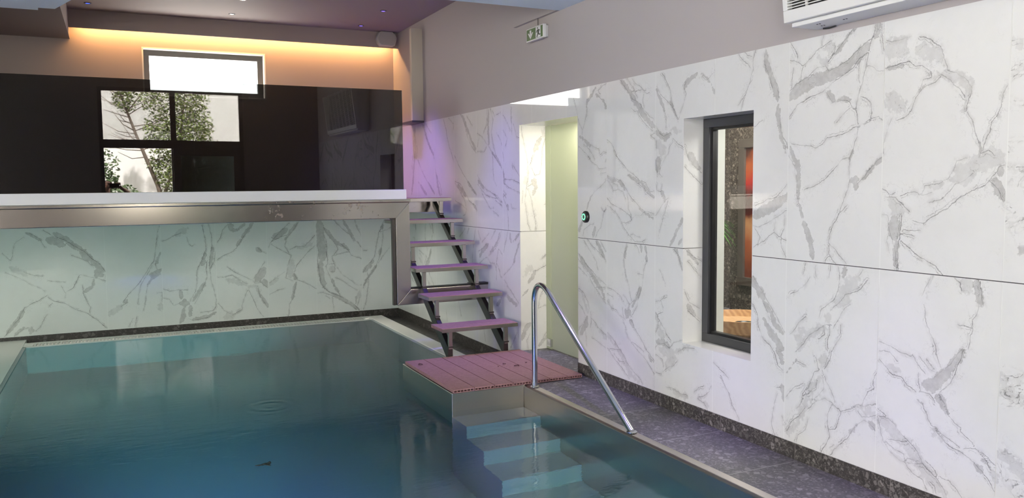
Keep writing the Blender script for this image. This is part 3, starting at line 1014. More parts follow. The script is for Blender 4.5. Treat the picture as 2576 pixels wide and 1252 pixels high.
l6 3084,1069 3004,902 2980,787 2943,609 2899,547 2843,487 2793,416
b31 3061,1017 3027,933
l6 3060,985 3057,816 3032,689 2996,564 2951,460 2884,379 2828,308 2788,215
b26 3032,711 3009,616
b26 2962,481 2895,399 2795,247
l5 3176,747 3108,665 3052,604 2995,521
l5 2861,317 2847,212 2822,44 2787,-60
l6 2842,455 2851,360
l5 3181,981 3114,941 3004,913
l5 2800,689 2848,687
@D
l4 20,2009 30,1929 54,1822 78,1705 87,1606 76,1515 66,1461 49,1353 64,1243 78,1143 98,1087
b35 218,1923 181,1850 145,1787
f46 270,1997 228,1923
l4 280,1979 249,1878 227,1815 221,1669 195,1587 153,1578 123,1642
b51 153,1533 137,1497
b26 163,1487 131,1406
l5 81,1479 122,1497
l4 76,1461 111,1379 130,1278 155,1168 154,1085
l5 135,1760 103,1669
f20 124,1714 72,1570 41,1498
l5 244,1313 297,1330 307,1256
l3 30,1443 24,1335
l4 315,907 262,863 209,819
f23 304,889 220,837
l5 272,770 282,723 260,659
l5 272,770 198,737 146,712
b26 146,712 115,658 73,605
f46 105,751 43,680
b9 72,550 10,489
l5 228,549 196,477 174,376
l5 238,530 322,421
l4 185,375 248,398 321,365
b36 90,242 38,182 7,101
l5 89,149 58,87 67,12
b23 309,158 235,80 182,29
l4 300,348 278,274 299,206 203,64
@W
b45 48,1672 95,1610 134,1585
l3 9,1721 48,1622 143,1560
l4 10,1597 80,1535 143,1484
l3 22,1072 85,1018 148,990
b24 38,1058 117,979
l3 38,995 141,888
l3 16,794 56,727 135,683
b30 40,703 104,634
l3 41,677 136,593"""
vein_sets = {}
for ln in VEINS.strip().split('\n'):
    if ln[0] == '@': cur = vein_sets.setdefault(ln[1], []); continue
    t = ln.split()
    cur.append((t[0][0], int(t[0][1:]) / 1000.0, np.array([[float(c) / 1000 for c in q.split(',')] for q in t[1:]])))

def marble_patch(rects, veins, to3d, step=0.0065):
    """rects: (u0,u1,v0,v1); returns verts, faces, attribute arrays"""
    if not rects: return None
    V, F, A = [], [], []
    base = 0
    for (u0, u1, v0, v1) in rects:
        nu = max(1, int((u1 - u0) / step)); nv = max(1, int((v1 - v0) / step))
        uu, vv = np.meshgrid(np.linspace(u0, u1, nu + 1), np.linspace(v0, v1, nv + 1))
        P = np.stack([uu.ravel(), vv.ravel()], 1)
        n = len(P)
        ud = np.full(n, 0.3); sd = np.full(n, 0.3); hw = np.full(n, 0.001); fill = np.zeros(n); st = np.zeros(n)
        for (k, w, pts) in veins:
            L = len(pts)
            mn, mx = pts.min(0) - 0.12, pts.max(0) + 0.12
            idx = np.nonzero((P[:, 0] > mn[0]) & (P[:, 0] < mx[0]) & (P[:, 1] > mn[1]) & (P[:, 1] < mx[1]))[0]
            if len(idx) == 0: continue
            Q = P[idx]
            a, b = pts[:-1], pts[1:]
            ab = b - a; l2 = (ab ** 2).sum(1) + 1e-12
            ap = Q[:, None, :] - a[None]
            t = np.clip((ap * ab[None]).sum(2) / l2, 0, 1)
            dv = ap - t[:, :, None] * ab[None]
            dist = np.sqrt((dv ** 2).sum(2))
            j = dist.argmin(1); ar = np.arange(len(Q)); dm = dist[ar, j]
            if k == 'l':
                cr = ab[j, 0] * ap[ar, j, 1] - ab[j, 1] * ap[ar, j, 0]
                s = np.where(cr >= 0, 1.0, -1.0) * dm
                bt = dm < ud[idx]
                ii = idx[bt]
                ud[ii] = dm[bt]; sd[ii] = s[bt]; hw[ii] = max(0.0004, w * 0.30)
            else:
                gl = (j + t[ar, j]) / max(1, L - 1)
                taper = np.minimum(1.0, np.minimum(gl, 1 - gl) * 5 + 0.45)
                h = w / 2 * taper
                soft = 0.030 if k == 'b' else 0.06
                val = np.clip(0.5 + (h - dm) / soft, 0, 1)
                s0 = 0.80 if k == 'b' else 0.42
                bt = val * s0 > fill[idx] * np.maximum(st[idx], 1e-6)
                ii = idx[bt]; fill[ii] = val[bt]; st[ii] = s0
        V.append(np.array([to3d(x, y) for x, y in P])); A.append(np.stack([sd, ud, fill, st, hw], 1))
        i = np.arange(nv)[:, None] * (nu + 1) + np.arange(nu)[None] + base
        F.append(np.stack([i, i + 1, i + nu + 2, i + nu + 1], 2).reshape(-1, 4))
        base += n
    return np.concatenate(V), np.concatenate(F), np.concatenate(A)

def marble_object(name, patches, parent, flip=False):
    Vs, Fs, As = [], [], []; b = 0
    for V, F, A in [q for q in patches if q]:
        Vs.append(V); Fs.append(F + b); As.append(A); b += len(V)
    V, F, A = np.concatenate(Vs), np.concatenate(Fs), np.concatenate(As)
    if flip: F = F[:, ::-1]
    me = bpy.data.meshes.new(name)
    me.vertices.add(len(V)); me.vertices.foreach_set('co', V.astype('f').ravel())
    me.loops.add(F.size); me.loops.foreach_set('vertex_index', F.astype('i').ravel())
    me.polygons.add(len(F)); me.polygons.foreach_set('loop_start', np.arange(0, F.size, 4, dtype='i'))
    me.update(calc_edges=True)
    for c, k in enumerate(('sd', 'ud', 'fill', 'str', 'hw')):
        at = me.attributes.new('vein_' + k, 'FLOAT', 'POINT'); at.data.foreach_set('value', A[:, c].astype('f').copy())
    me.materials.append(MARBLE)
    o = bpy.data.objects.new(name, me); COL.objects.link(o)
    if parent is not None: attach(o, parent)
    return o

def cut(rect, hole):
    u0, u1, v0, v1 = rect; a0, a1, b0, b1 = hole
    if a0 >= u1 or a1 <= u0 or b0 >= v1 or b1 <= v0: return [rect]
    out = []
    if a0 > u0: out.append((u0, a0, v0, v1))
    if a1 < u1: out.append((a1, u1, v0, v1))
    m0, m1 = max(u0, a0), min(u1, a1)
    if b0 > v0: out.append((m0, m1, v0, b0))
    if b1 < v1: out.append((m0, m1, b1, v1))
    return out

def cell_veins(key, u0, u1, v0, v1):
    res = []
    for (k, w, pts) in vein_sets[key]:
        m = pts[len(pts) // 2] * 0.5 + pts.mean(0) * 0.5
        if u0 - 0.01 <= m[0] < u1 + 0.01 and v0 - 0.02 <= m[1] < v1 + 0.02: res.append((k, w, pts))
    return res

DOOR = (5.552, 6.57, -0.2, 2.02)
WIN = (3.598, 4.229, 0.470, 1.897)
PW = XW + 0.012                              # plaster plane behind the tiles
# --- right wall: plaster shell with openings, then the tiles
wr = MB()
def wall_quads(mb, X0, X1, rects, m=0):
    for (a, b, c, d) in rects: mb.box(X0, X1, a, b, c, d, m)
rects = [(-0.1, YB + 0.2, -1.6, CEIL + 0.1)]
for h in (DOOR, WIN):
    h = (h[0] - 0.012, h[1] + 0.012, h[2] - 0.012, h[3] + 0.012)
    rects = [q for r in rects for q in cut(r, h)]
wall_quads(wr, PW, XW + 0.33, rects)
wall_right = struct(wr.build('wall_right', PAINT))
# upper painted face stands flush over the tiles
up = MB(); up.box(XW, PW + 0.01, -0.1, YB, TOP, CEIL)
up.build('painted_band', PAINT, wall_right)

patches = []
G = 0.0018
ycuts = [10.17, 9.93, 9.33, 8.73, 8.13, 7.53, 6.93, 6.33, 5.73, 5.13, 4.53, 3.93, 3.33, 2.73, 2.13, 1.53, 0.93, 0.33, -0.1]
donors = {(1.53, 1): (5.13 - 0.6, 1), (0.93, 1): (3.33 - 0.6, 1), (0.33, 1): (2.73, 1), (-0.1, 1): (4.53, 1),
          (1.53, 0): (2.73 - 0.6, 0), (0.93, 0): (3.33 - 0.6, 0), (0.33, 0): (3.93 - 0.6, 0), (-0.1, 0): (4.53, 0),
          (8.73, 1): None}
for i in range(len(ycuts) - 1):
    y1, y0 = ycuts[i], ycuts[i + 1]
    for row, (v0, v1) in enumerate(((SKT if y1 <= 6.6 else -0.079, MID - 0.002), (MID + 0.002, TOP))):
        vs = cell_veins('R', y0, y1, v0, v1)
        dn = donors.get((y0, row))
        if dn:
            vs = vs + [(k, w, p + np.array([y0 - dn[0], 0])) for k, w, p in cell_veins('R', dn[0], dn[0] + 0.6, v0, v1)]
        if y0 >= 8.7 and row == 0:
            vs = vs + [(k, w, p + np.array([y0 - 2.13, 0])) for k, w, p in cell_veins('R', 2.13, 2.73, SKT, MID)]
        rc = [(y0 + G, y1 - G, v0, v1)]
        if row == 0 and y0 < 6.57 < y1:
            rc = [(y0 + G, 6.57, SKT, v1), (6.57, y1 - G, -0.079, v1)]
        for h in (DOOR, WIN): rc = [q for r in rc for q in cut(r, h)]
        patches.append(marble_patch(rc, vs, lambda u, v: (XW, u, v), 0.0065 if y1 > 2.2 else 0.02))
marble_object('marble_tiles', patches, wall_right, flip=True)
gj = MB()
for (a, b) in ((-0.1, WIN[0] - 0.004), (WIN[1] + 0.004, DOOR[0] - 0.004), (DOOR[1] + 0.004, YB)): gj.box(XW + 0.002, PW + 0.001, a, b, MID - 0.0022, MID + 0.0022)
gj.build('grout_joint', mat('dark_grout', (0.06, 0.06, 0.06), 0.8), wall_right)
gb = MB()
grects = [(-0.1, YB, -0.2, MID - 0.0022), (-0.1, YB, MID + 0.0022, TOP)]
for h in (DOOR, WIN): grects = [q for r in grects for q in cut(r, (h[0] - 0.004, h[1] + 0.004, h[2] - 0.004, h[3] + 0.004))]
for (a, b, c, d) in grects: gb.box(XW + 0.0015, PW + 0.0005, a, b, c, d)
gb.build('grout_bed', GROUT, wall_right)
# doorway and window reveals
rev = []
jd = [(k, w, p) for k, w, p in vein_sets['D']]
rev.append(marble_patch([(0.0, 0.335, 0.0, MID - 0.002), (0.0, 0.335, MID + 0.002, DOOR[3])], jd, lambda u, v: (XW + u, 6.57, v)))
jw = [(k, w, p) for k, w, p in vein_sets['W']]
rev.append(marble_patch([(0.0, 0.155, WIN[2], MID - 0.002), (0.0, 0.155, MID + 0.002, WIN[3])], jw, lambda u, v: (XW + u, WIN[1], v), 0.006))
rev.append(marble_patch([(0.0, 0.335, 0.0, DOOR[3])], [], lambda u, v: (XW + u, DOOR[0], v), 0.05))
rev.append(marble_patch([(0.0, 0.155, WIN[2], WIN[3])], [], lambda u, v: (XW + u, WIN[0], v), 0.05))
rev.append(marble_patch([(0.0, 0.335, DOOR[0], DOOR[1])], [], lambda u, v: (XW + u, v, DOOR[3]), 0.05))
rev.append(marble_patch([(0.0, 0.155, WIN[0], WIN[1])], [], lambda u, v: (XW + u, v, WIN[3]), 0.05))
rev.append(marble_patch([(0.0, 0.155, WIN[0], WIN[1])], [], lambda u, v: (XW + u, v, WIN[2]), 0.05))
marble_object('marble_reveals', rev, wall_right)

# --- back wall
WUP = (0.34, 1.655, 1.061 + CH, 1.574 + CH)
wb = MB()
for (a, b, c, d) in cut((-4.3, XW + 0.33, -1.6, CEIL + 0.1), WUP): wb.box(a, b, YB + 0.012, YB + 0.30, c, d)
wall_back = struct(wb.build('wall_back', PAINTB))
ub = MB()
for (a, b, c, d) in cut((-4.3, XW, 1.13, CEIL), WUP): ub.box(a, b, YB, YB + 0.013, c, d)
ub.build('painted_band', PAINTB, wall_back)
patches = []
xc = [-4.3, -3.66, -3.07, -2.49, -1.90, -1.315, -0.137, 0.441, 1.03, 1.616, 2.198, 2.776, 3.244]
for i in range(len(xc) - 1):
    x0, x1 = xc[i], xc[i + 1]
    vs = [(k, w, p) for (k, w, p) in vein_sets['B'] if x0 - 0.01 < p[:, 0].mean() < x1 + 0.01]
    if x1 < -1.2: vs = [(k, w, p + np.array([x0 - 0.441, 0])) for (k, w, p) in vein_sets['B'] if 0.441 < p[:, 0].mean() < 1.03]
    patches.append(marble_patch([(x0 + G, x1 - G, -0.079, 1.13)], vs, lambda u, v: (u, YB, v), 0.0075 if x1 > -1.3 else 0.02))
marble_object('marble_tiles', patches, wall_back)
gb2 = MB(); gb2.box(-4.3, XW, YB + 0.0015, YB + 0.012, -0.2, 1.13); gb2.build('grout_bed', GROUT, wall_back)

# --- skirtings
bs = MB(); 
for (a, b) in ((-0.1, DOOR[0]),): bs.box(XW - 0.006, XW + 0.004, a, b, 0.0, SKT)
struct(bs.build('baseboard_right', SKIRT, bevel=0.001))
bs = MB(); bs.box(XW - 0.006, XW + 0.004, 6.575, YB - 0.006, -0.20, -0.079)
struct(bs.build('baseboard_right', SKIRTB))
bs = MB(); bs.box(-4.3, XW - 0.006, YB - 0.006, YB + 0.004, -0.20, -0.079)
struct(bs.build('baseboard_back', SKIRTB))

# --- left wall (glazing added for daylight, never in frame) and facade behind the viewer
XL, YF = -4.3, -0.12
GLZ = (0.0, 2.9, 0.4, 2.75)
wl = MB(); wall_quads(wl, XL - 0.25, XL, cut((YF, YB + 0.3, -1.6, CEIL + 0.1), GLZ)); struct(wl.build('wall_left', DARKPAINT))
wf = MB()
fr = [(XL - 0.25, XW + 0.33, -0.25, CEIL + 0.1)]
FW = (-0.20, 1.985, 0.0, 3.06)
FW2 = (-4.0, -2.35, 1.4, 3.0)
for (a, b, c, d) in [q for r in cut(fr[0], FW) for q in cut(r, FW2)]: wf.box(a, b, YF - 0.08, YF, c, d)
struct(wf.build('wall_front', DARKPAINT))

# --- ceiling, lowered parts, cove
ce = MB(); ce.box(XL, XW + 0.33, YF, YB + 0.3, CEIL, CEIL + 0.12)
ceiling = struct(ce.build('ceiling', CEILP))
so = MB()
poly = [(XL, 3.6), (XW, 3.6), (XW, 5.83), (0.13, 5.83), (-0.234, 6.918), (-0.36, 7.297), (-0.472, 7.298), (-0.479, 7.392), (XL, 7.392)]
so.prism(poly, 2, SOF, CEIL)
so.build('lowered_soffit', SOFP, ceiling)
bx = MB(); bx.box(3.214, XW, 5.82, 6.609, SOF, CEIL); bx.build('wall_bulkhead', PAINT, ceiling)
lb = MB(); lb.box(XL, -0.375, 7.35, YB, 1.625 + CH, CEIL); lb.build('side_bulkhead', CEILP, ceiling)
cv = MB(); cv.box(-0.375, XW, 9.96, 9.98, 1.715 + CH, CEIL)
trim1 = struct(cv.build('trim_1', PAINTB))
pz = MB(); pz.box(3.108, XW, 9.06, 9.12, TOP + 0.018, 1.80 + CH)
struct(pz.build('trim_2', CREAM, bevel=0.003))
lg = MB(); lg.box(3.10, XW, 9.05, 9.5, TOP - 0.004, TOP + 0.018); struct(lg.build('trim_3', mat('dark_ledge', (0.1, 0.09, 0.085), 0.5)))

# --- floors
fl = MB(); fl.box(2.765, XW + 0.335, YF, 6.575, -0.06, 0.0); fl.box(2.765, XW, -0.12, 6.575, -0.3, -0.06)
struct(fl.build('floor', STONE))
nf = MB(); nf.box(XL, 2.765, YF - 0.0, 1.35, -0.3, 0.0); struct(nf.build('floor', STONE))
lf = MB(); lf.box(XL, -0.93, 1.35, YB, -0.3, -0.118); struct(lf.build('floor', RIM))

# ---------------------------------------------------------------- swimming pool
pool = thing('swimming_pool', (0.9, 5.5, -1.5), 'stainless steel swimming pool with raised curb, underwater steps and slotted overflow edge', 'pool')
PB = -1.42
ba = MB()
ba.box(-0.93, -0.90, 1.35, 9.75, PB, -0.125)
ba.box(2.74, 2.775, 1.35, 9.75, PB, -0.128)
ba.box(-0.93, 2.775, 9.72, 9.75, PB, -0.125)
ba.box(-0.93, 2.775, 1.32, 1.35, PB, -0.0)
ba.box(-0.93, 2.775, 1.32, 9.75, PB - 0.03, PB)
ba.build('basin', POOLSTEEL, pool)
cu = MB()
cu.prism([(2.70, PB), (2.70, -0.012), (2.712, 0.0), (2.762, 0.004), (2.766, -0.004), (2.766, PB)], 1, 1.35, 5.44)
cu.build('curb', STEELC, pool, bevel=0.004)
# raised landing box that carries the deck boards
lbx = MB()
lbx.box(2.12, 2.70, 5.43, 6.56, -0.42, 0.0)
lbx.box(2.70, 2.766, 5.43, 6.56, -0.42, 0.0)
lbx.build('landing_box', STEELC, pool, bevel=0.005)
# underwater steps
prof = [(5.43, PB), (5.43, WATER - 0.13)]
for k, (yf, dep) in enumerate(((5.16, 0.13), (4.87, 0.39), (4.58, 0.645), (4.29, 0.90), (4.00, 1.15))):
    prof.append((yf, WATER - dep))
    nxt = (0.39, 0.645, 0.90, 1.15, None)[k]
    prof.append((yf, WATER - nxt if nxt else PB))
st = MB(); st.prism(prof, 0, 2.12, 2.70)
st.build('underwater_steps', POOLSTEEL, pool, bevel=0.004)
# slotted overflow grate along the back edge
gr = MB()
gr.box(-0.90, 2.775, 9.715, 9.742, -0.135, -0.1225)
gr.box(-0.90, 2.775, 9.882, 9.905, -0.135, -0.119)
for i in range(104):
    x = -0.83 + i * 0.034
    gr.box(x, x + 0.0185, 9.742, 9.882, -0.136, -0.1205)
gr.build('overflow_grate', mat('white_grate_plastic', (0.66, 0.64, 0.61), 0.45), pool)
gd = MB(); gd.box(-0.90, 2.775, 9.751, 9.882, -0.175, -0.165); gd.build('grate_channel', DARKIN, pool)
rm = MB()
rm.box(2.775, 2.955, 6.56, 9.95, -0.22, -0.121)
rm.box(-0.93, 2.775, 9.906, 9.95, -0.22, -0.120); rm.box(-0.93, -0.84, 9.742, 9.906, -0.22, -0.1215)
rm.build('pale_rim', RIM, pool, bevel=0.003)
tr = MB(); tr.box(2.955, XW, 6.56, YB, -0.26, -0.185); tr.box(-4.28, 2.955, 9.95, YB - 0.001, -0.26, -0.185)
tr.build('gutter_channel', SKIRTB, pool)
for x in (0.6, 1.1, 2.42):
    nz = MB(); nz.lathe([(0.08, 0.0), (0.08, 0.012), (0.065, 0.016), (0.0, 0.016)], (x, 1.351, -0.55), 1, 24)
    nz.build('underwater_lamp_lens', WHITEP, pool)

wat = MB(); wat.box(-0.903, 2.745, 1.347, 9.723, PB - 0.004, WATER)
water = tag(wat.build('pool_water', water_mat()), 'blue and teal pool water with small ripples', 'water', kind='stuff')

# ---------------------------------------------------------------- deck of boards on the landing
deck = thing('deck_platform', (2.65, 5.95, 0.0), 'reddish composite board deck laid beside the pool at the foot of the stair', 'deck')
bxs = [2.122, 2.288, 2.448, 2.600, 2.755, 2.905, 3.06, 3.215]
for i in range(7):
    b = MB(); x0, x1 = bxs[i] + 0.003, bxs[i + 1] - 0.003
    if i == 6: x1 = 3.19
    y0, y1 = 5.405, 6.50
    b.box(x0, x1, y0, y1, 0.022, 0.031); b.box(x0, x1, y0, y1, 0.006, 0.011)
    n = 6
    for j in range(n + 1):
        xx = x0 + (x1 - x0 - 0.005) * j / n; b.box(xx, xx + 0.005, y0, y1, 0.011, 0.022)
    b.build('deck_board', WPC, deck)
for (px, py, a, l) in ((2.19, 6.30, 0.3, 0.045), (2.72, 5.93, 1.2, 0.03), (2.80, 5.99, 0.5, 0.035), (2.86, 5.88, 2.2, 0.05), (2.98, 5.95, 0.8, 0.025)):
    lf_ = MB(); pts = []
    for t in range(9):
        s = t / 8; w = l * 0.32 * math.sin(PI * s) ** 0.8
        pts.append((s * l - l / 2, w, 0.004 * math.sin(s * 4) + 0.003))
    vs = []
    for (x, w, z) in pts:
        for sg in (-1, 0, 1):
            vs.append((px + x * math.cos(a) - sg * w * math.sin(a), py + x * math.sin(a) + sg * w * math.cos(a), 0.0325 + z + (0.004 if sg else 0)))
    fs = [(i * 3 + j, i * 3 + j + 1, i * 3 + j + 4, i * 3 + j + 3) for i in range(8) for j in (0, 1)]
    lf_.add(vs, fs)
    o = lf_.build('dry_leaf', mat('dry_leaf', (0.09, 0.025, 0.03), 0.7))
    sd = o.modifiers.new('thick', 'SOLIDIFY'); sd.thickness = 0.001
    if abs(px - 2.19) < 0.01: tag(o, 'dry reddish leaf alone on the far corner of the deck boards', 'leaf')
    else: tag(o, 'small dark dry leaf lying among others in the middle of the deck boards', 'leaf', 'dry leaves on the deck boards')

fl_ = MB(); rgl = random.Random(5)
for (dx, dy, a, l) in ((0, 0, 0.2, 0.07), (0.03, 0.012, 1.3, 0.05), (-0.03, -0.005, -0.5, 0.05), (0.015, -0.02, 2.4, 0.045)):
    vs = []
    for t in range(7):
        s_ = t / 6; w = l * 0.22 * math.sin(PI * s_) ** 0.8
        for sg in (-1, 0, 1):
            x = s_ * l - l / 2
            vs.append((0.719 + dx + x * math.cos(a) - sg * w * math.sin(a), 4.873 + dy + x * math.sin(a) + sg * w * math.cos(a), WATER + 0.002 + 0.004 * s_ + (0.003 if sg else 0)))
    fl_.add(vs, [(i * 3 + j, i * 3 + j + 1, i * 3 + j + 4, i * 3 + j + 3) for i in range(6) for j in (0, 1)])
o = fl_.build('floating_twig', mat('wet_leaf', (0.02, 0.03, 0.025), 0.4)); sd = o.modifiers.new('thick', 'SOLIDIFY'); sd.thickness = 0.0012
tag(o, 'small dark leafy twig floating alone on the blue pool water', 'twig')

# ---------------------------------------------------------------- open stair
stair = thing('steel_staircase', (2.8, 7.2, 0.0), 'open steel staircase with six purple-lit composite treads beside the marble wall', 'staircase')
TY = [6.486, 6.800, 7.127, 7.430, 7.736, 8.047]
TZ = [-1.222, -0.985, -0.763, -0.549, -0.340, -0.129]
XR_, XL_ = 3.165, 2.455
for k in range(6):
    y0, z1 = TY[k], TZ[k] + CH + 0.012
    xl = XL_ - (0.02 if k == 4 else 0)
    t = MB()
    for (a, b) in ((0.0, 0.138), (0.142, 0.28)):
        t.box(xl, XR_, y0 + a, y0 + b, z1 - 0.014, z1)
        for j in range(7):
            yy = y0 + a + 0.004 + j * 0.0212; t.box(xl + 0.001, XR_ - 0.001, yy, yy + 0.004, z1 - 0.024, z1 - 0.014)
        t.box(xl, XR_, y0 + a, y0 + b, z1 - 0.028, z1 - 0.024)
    td = t.build('tread', WPCT, stair)
    e = MB()
    e.box(xl - 0.004, XR_ + 0.004, y0 - 0.004, y0 + 0.0, z1 - 0.034, z1 - 0.004)
    e.box(xl + 0.10, XR_ - 0.05, y0 + 0.03, y0 + 0.25, z1 - 0.04, z1 - 0.0285)
    if k > 0:
        e.box(xl - 0.004, xl, y0, y0 + 0.28, z1 - 0.034, z1 - 0.004)
    e.build('tread_edge', STEELV, td)
def strng(y): return -1.365 + 0.70 * (y - 6.53)          # top line of the stringers, camera-relative
for sx in (2.535, 3.062):
    s = MB(); ya, yb = 6.508, 8.27
    za, zb = strng(ya) + CH, strng(yb) + CH
    hx = 0.022
    s.prism([(ya, 0.003), (ya, za), (yb, zb), (yb, zb - 0.06), (ya + 0.03, 0.003)], 0, sx - hx, sx + hx)
    s.build('stringer', STEELDK, stair, bevel=0.003)
    for k in range(6):
        p = MB(); y0 = TY[k] + 0.012; zt = TZ[k] + CH - 0.024; zb = strng(y0 + 0.02) + CH - 0.02
        p.box(sx - 0.017, sx + 0.017, y0, y0 + 0.032, zb, zt)
        p.build('post', STEELV, stair, bevel=0.002)
        f = MB(); f.box(sx - 0.024, sx + 0.024, y0 - 0.004, y0 + 0.05, zb + 0.012, zb + 0.024); f.build('post_foot', STEELDK, stair)

# ---------------------------------------------------------------- raised spa basin over the far end of the pool
spa = thing('raised_spa_basin', (0.0, YS, 1.2), 'raised spa basin with white ledge and steel rim over the far end of the pool', 'spa')
le = MB(); le.box(-4.3, 2.388, YS - 0.02, YS + 0.55, CH - 0.112, CH - 0.024); le.build('white_ledge', WHITESTONE, spa, bevel=0.003)
rs = MB(); rs.box(-4.3, 2.425, YS - 0.03, YS + 0.1, CH - 0.138, CH - 0.1125); rs.build('rim_strip', STEEL, spa, bevel=0.003)
def chan(mb, p, q):  # mitred channel face between outer polyline p and inner polyline q in XZ
    mb.prism(p + q[::-1], 1, YS, YS + 0.075)
zt, zb_, zl0, zl1 = CH - 0.139, CH - 0.286, CH - 0.943, CH - 1.085
xo, xi = 2.422, 2.288
bm_ = MB(); chan(bm_, [(-4.3, zt), (xo, zt)], [(-4.3, zb_), (xi, zb_)]); bm_.build('beam_channel', STEEL, spa, bevel=0.004)
bm_ = MB(); chan(bm_, [(xo, zt), (xo, zl0)], [(xi, zb_), (xi, zl1)]); bm_.build('leg_channel', STEELV, spa, bevel=0.004)
bm_ = MB(); chan(bm_, [(xo, zl0), (3.2, zl0)], [(xi, zl1), (3.2, zl1)]); bm_.build('rail_channel', STEELV, spa, bevel=0.004)
dk = MB(); dk.box(xo + 0.004, 3.2, YS + 0.004, YS + 0.08, zl0, zl0 + 0.012); dk.box(3.02, 3.2, YS - 0.002, YS + 0.09, zl0 + 0.0, zl0 + 0.02)
dk.build('rubber_gasket', BLACK, spa)
dg = MB(); dg.box(xi - 0.03, xi - 0.002, YS + 0.02, YS + 0.06, zl1, zb_); dg.build('leg_gasket', STEELDK, spa)
bd = MB(); bd.box(-4.3, 2.40, YS + 0.075, YB - 0.02, zb_ - 0.0, CH - 0.125); bd.build('basin_body', STEELDK, spa)
be = MB(); be.box(2.42, 3.20, 8.36, 8.44, CH - 0.275, CH - 0.14); be.box(2.42, 3.2, 8.335, YB - 0.02, CH - 0.139, CH - 0.127); be.build('landing_edge', STEEL, spa, bevel=0.004)

# ---------------------------------------------------------------- dark glass screen on the ledge (two panes)
def pane(name, x0, x1, tilt, label):
    g = MB(); g.box(x0, x1, -0.005, 0.005, 0.0, 0.895)
    o = g.build(name, DARKGLASS)
    o.location = (0, YS + 0.03, CH - 0.024); o.rotation_euler = (tilt, 0, 0)
    return tag(o, label, 'glass panel')
pane('glass_panel', -4.3, 0.5945, 0.0032, 'long dark tinted glass pane on the white ledge, mirroring the garden window')
pane('glass_panel', 0.5948, 2.377, 0.0027, 'shorter dark tinted glass pane on the white ledge, ending beside the stair')

# ---------------------------------------------------------------- handrail
hr = thing('handrail', (2.735, 5.32, 0.0), 'bent polished steel tube handrail rising from the pool curb', 'handrail')
P0, P1, P2 = Vector((2.735, 5.318, 0.006)), Vector((2.735, 5.318, 0.705)), Vector((2.735, 4.05, 0.006))
path = [P0, Vector((2.735, 5.318, 0.35))]
d2 = (P2 - Vector((2.735, 5.19, 0.79))).normalized()
A, B_, C_ = Vector((2.735, 5.318, 0.62)), Vector((2.735, 5.318, 0.86)), Vector((2.735, 5.085, 0.675))
C_ = Vector((2.735, 5.06, 0.70))
ctrl = [A, Vector((2.735, 5.322, 0.775)), Vector((2.735, 5.21, 0.87)), Vector((2.735, 5.09, 0.725))]
dirn = (P2 - ctrl[3]).normalized()
ctrl[2] = ctrl[3] - dirn * 0.15
for i in range(15):
    t = i / 14
    path.append(ctrl[0] * (1 - t) ** 3 + ctrl[1] * 3 * t * (1 - t) ** 2 + ctrl[2] * 3 * t * t * (1 - t) + ctrl[3] * t ** 3)
for i in range(1, 7): path.append(ctrl[3].lerp(P2, i / 6))
tb = MB(); tb.tube(path, 0.0205, 20); tb.build('tube', CHROME, hr, smooth=50)
for q, nrm in ((P0, None), (P2, dirn)):
    c = MB(); c.lathe([(0.034, 0.0), (0.034, 0.004), (0.024, 0.008), (0.0, 0.008)], (q.x, q.y, 0.005), 2, 24)
    c.build('base_flange', CHROME, hr, smooth=40)

# ---------------------------------------------------------------- window in the right wall and the room behind it
w2 = MB(); xa, xb = XW + 0.155, XW + 0.215
y0, y1, z0, z1 = WIN; 
def frame(mb, u0, u1, v0, v1, w, fn, d0, d1):
    for (a, b, c, d) in ((u0, u1, v0, v0 + w), (u0, u1, v1 - w, v1), (u0, u0 + w, v0 + w, v1 - w), (u1 - w, u1, v0 + w, v1 - w)):
        fn(mb, a, b, c, d, d0, d1)
onx = lambda mb, a, b, c, d, e, f_: mb.box(e, f_, a, b, c, d)
ony = lambda mb, a, b, c, d, e, f_: mb.box(a, b, e, f_, c, d)
frame(w2, y0, y1, z0, z1, 0.055, onx, xa, xb)
win2 = struct(w2.build('window_2', ANTHRA, bevel=0.003))
s2 = MB(); frame(s2, y0 + 0.055, y1 - 0.055, z0 + 0.055, z1 - 0.055, 0.016, onx, xa + 0.02, xb); s2.build('glazing_bead', BLACK, win2)
p2 = MB(); p2.box(xa + 0.03, xa + 0.036, y0 + 0.07, y1 - 0.07, z0 + 0.07, z1 - 0.07); p2.build('window_pane', CLEAR, win2)
# --- upper back window
x0, x1, z0, z1 = WUP
w1 = MB(); frame(w1, x0 + 0.004, x1 - 0.004, z0 + 0.004, z1 - 0.004, 0.062, ony, YB + 0.11, YB + 0.18)
win1 = struct(w1.build('window_1', FRAMEB, bevel=0.003))
p1 = MB(); p1.box(x0 + 0.06, x1 - 0.06, YB + 0.14, YB + 0.146, z0 + 0.06, z1 - 0.06); p1.build('window_pane', CLEAR, win1)
rv1 = MB()
for (a, b, c, d) in ((x0 - 0.012, x1 + 0.012, z0 - 0.012, z0 + 0.004), (x0 - 0.012, x1 + 0.012, z1 - 0.004, z1 + 0.012), (x0 - 0.012, x0 + 0.004, z0, z1), (x1 - 0.004, x1 + 0.012, z0, z1)):
    rv1.box(a, b, YB - 0.003, YB + 0.3, c, d)
rv1.build('window_reveal', mat('white_reveal', (0.75, 0.74, 0.72), 0.6), win1)

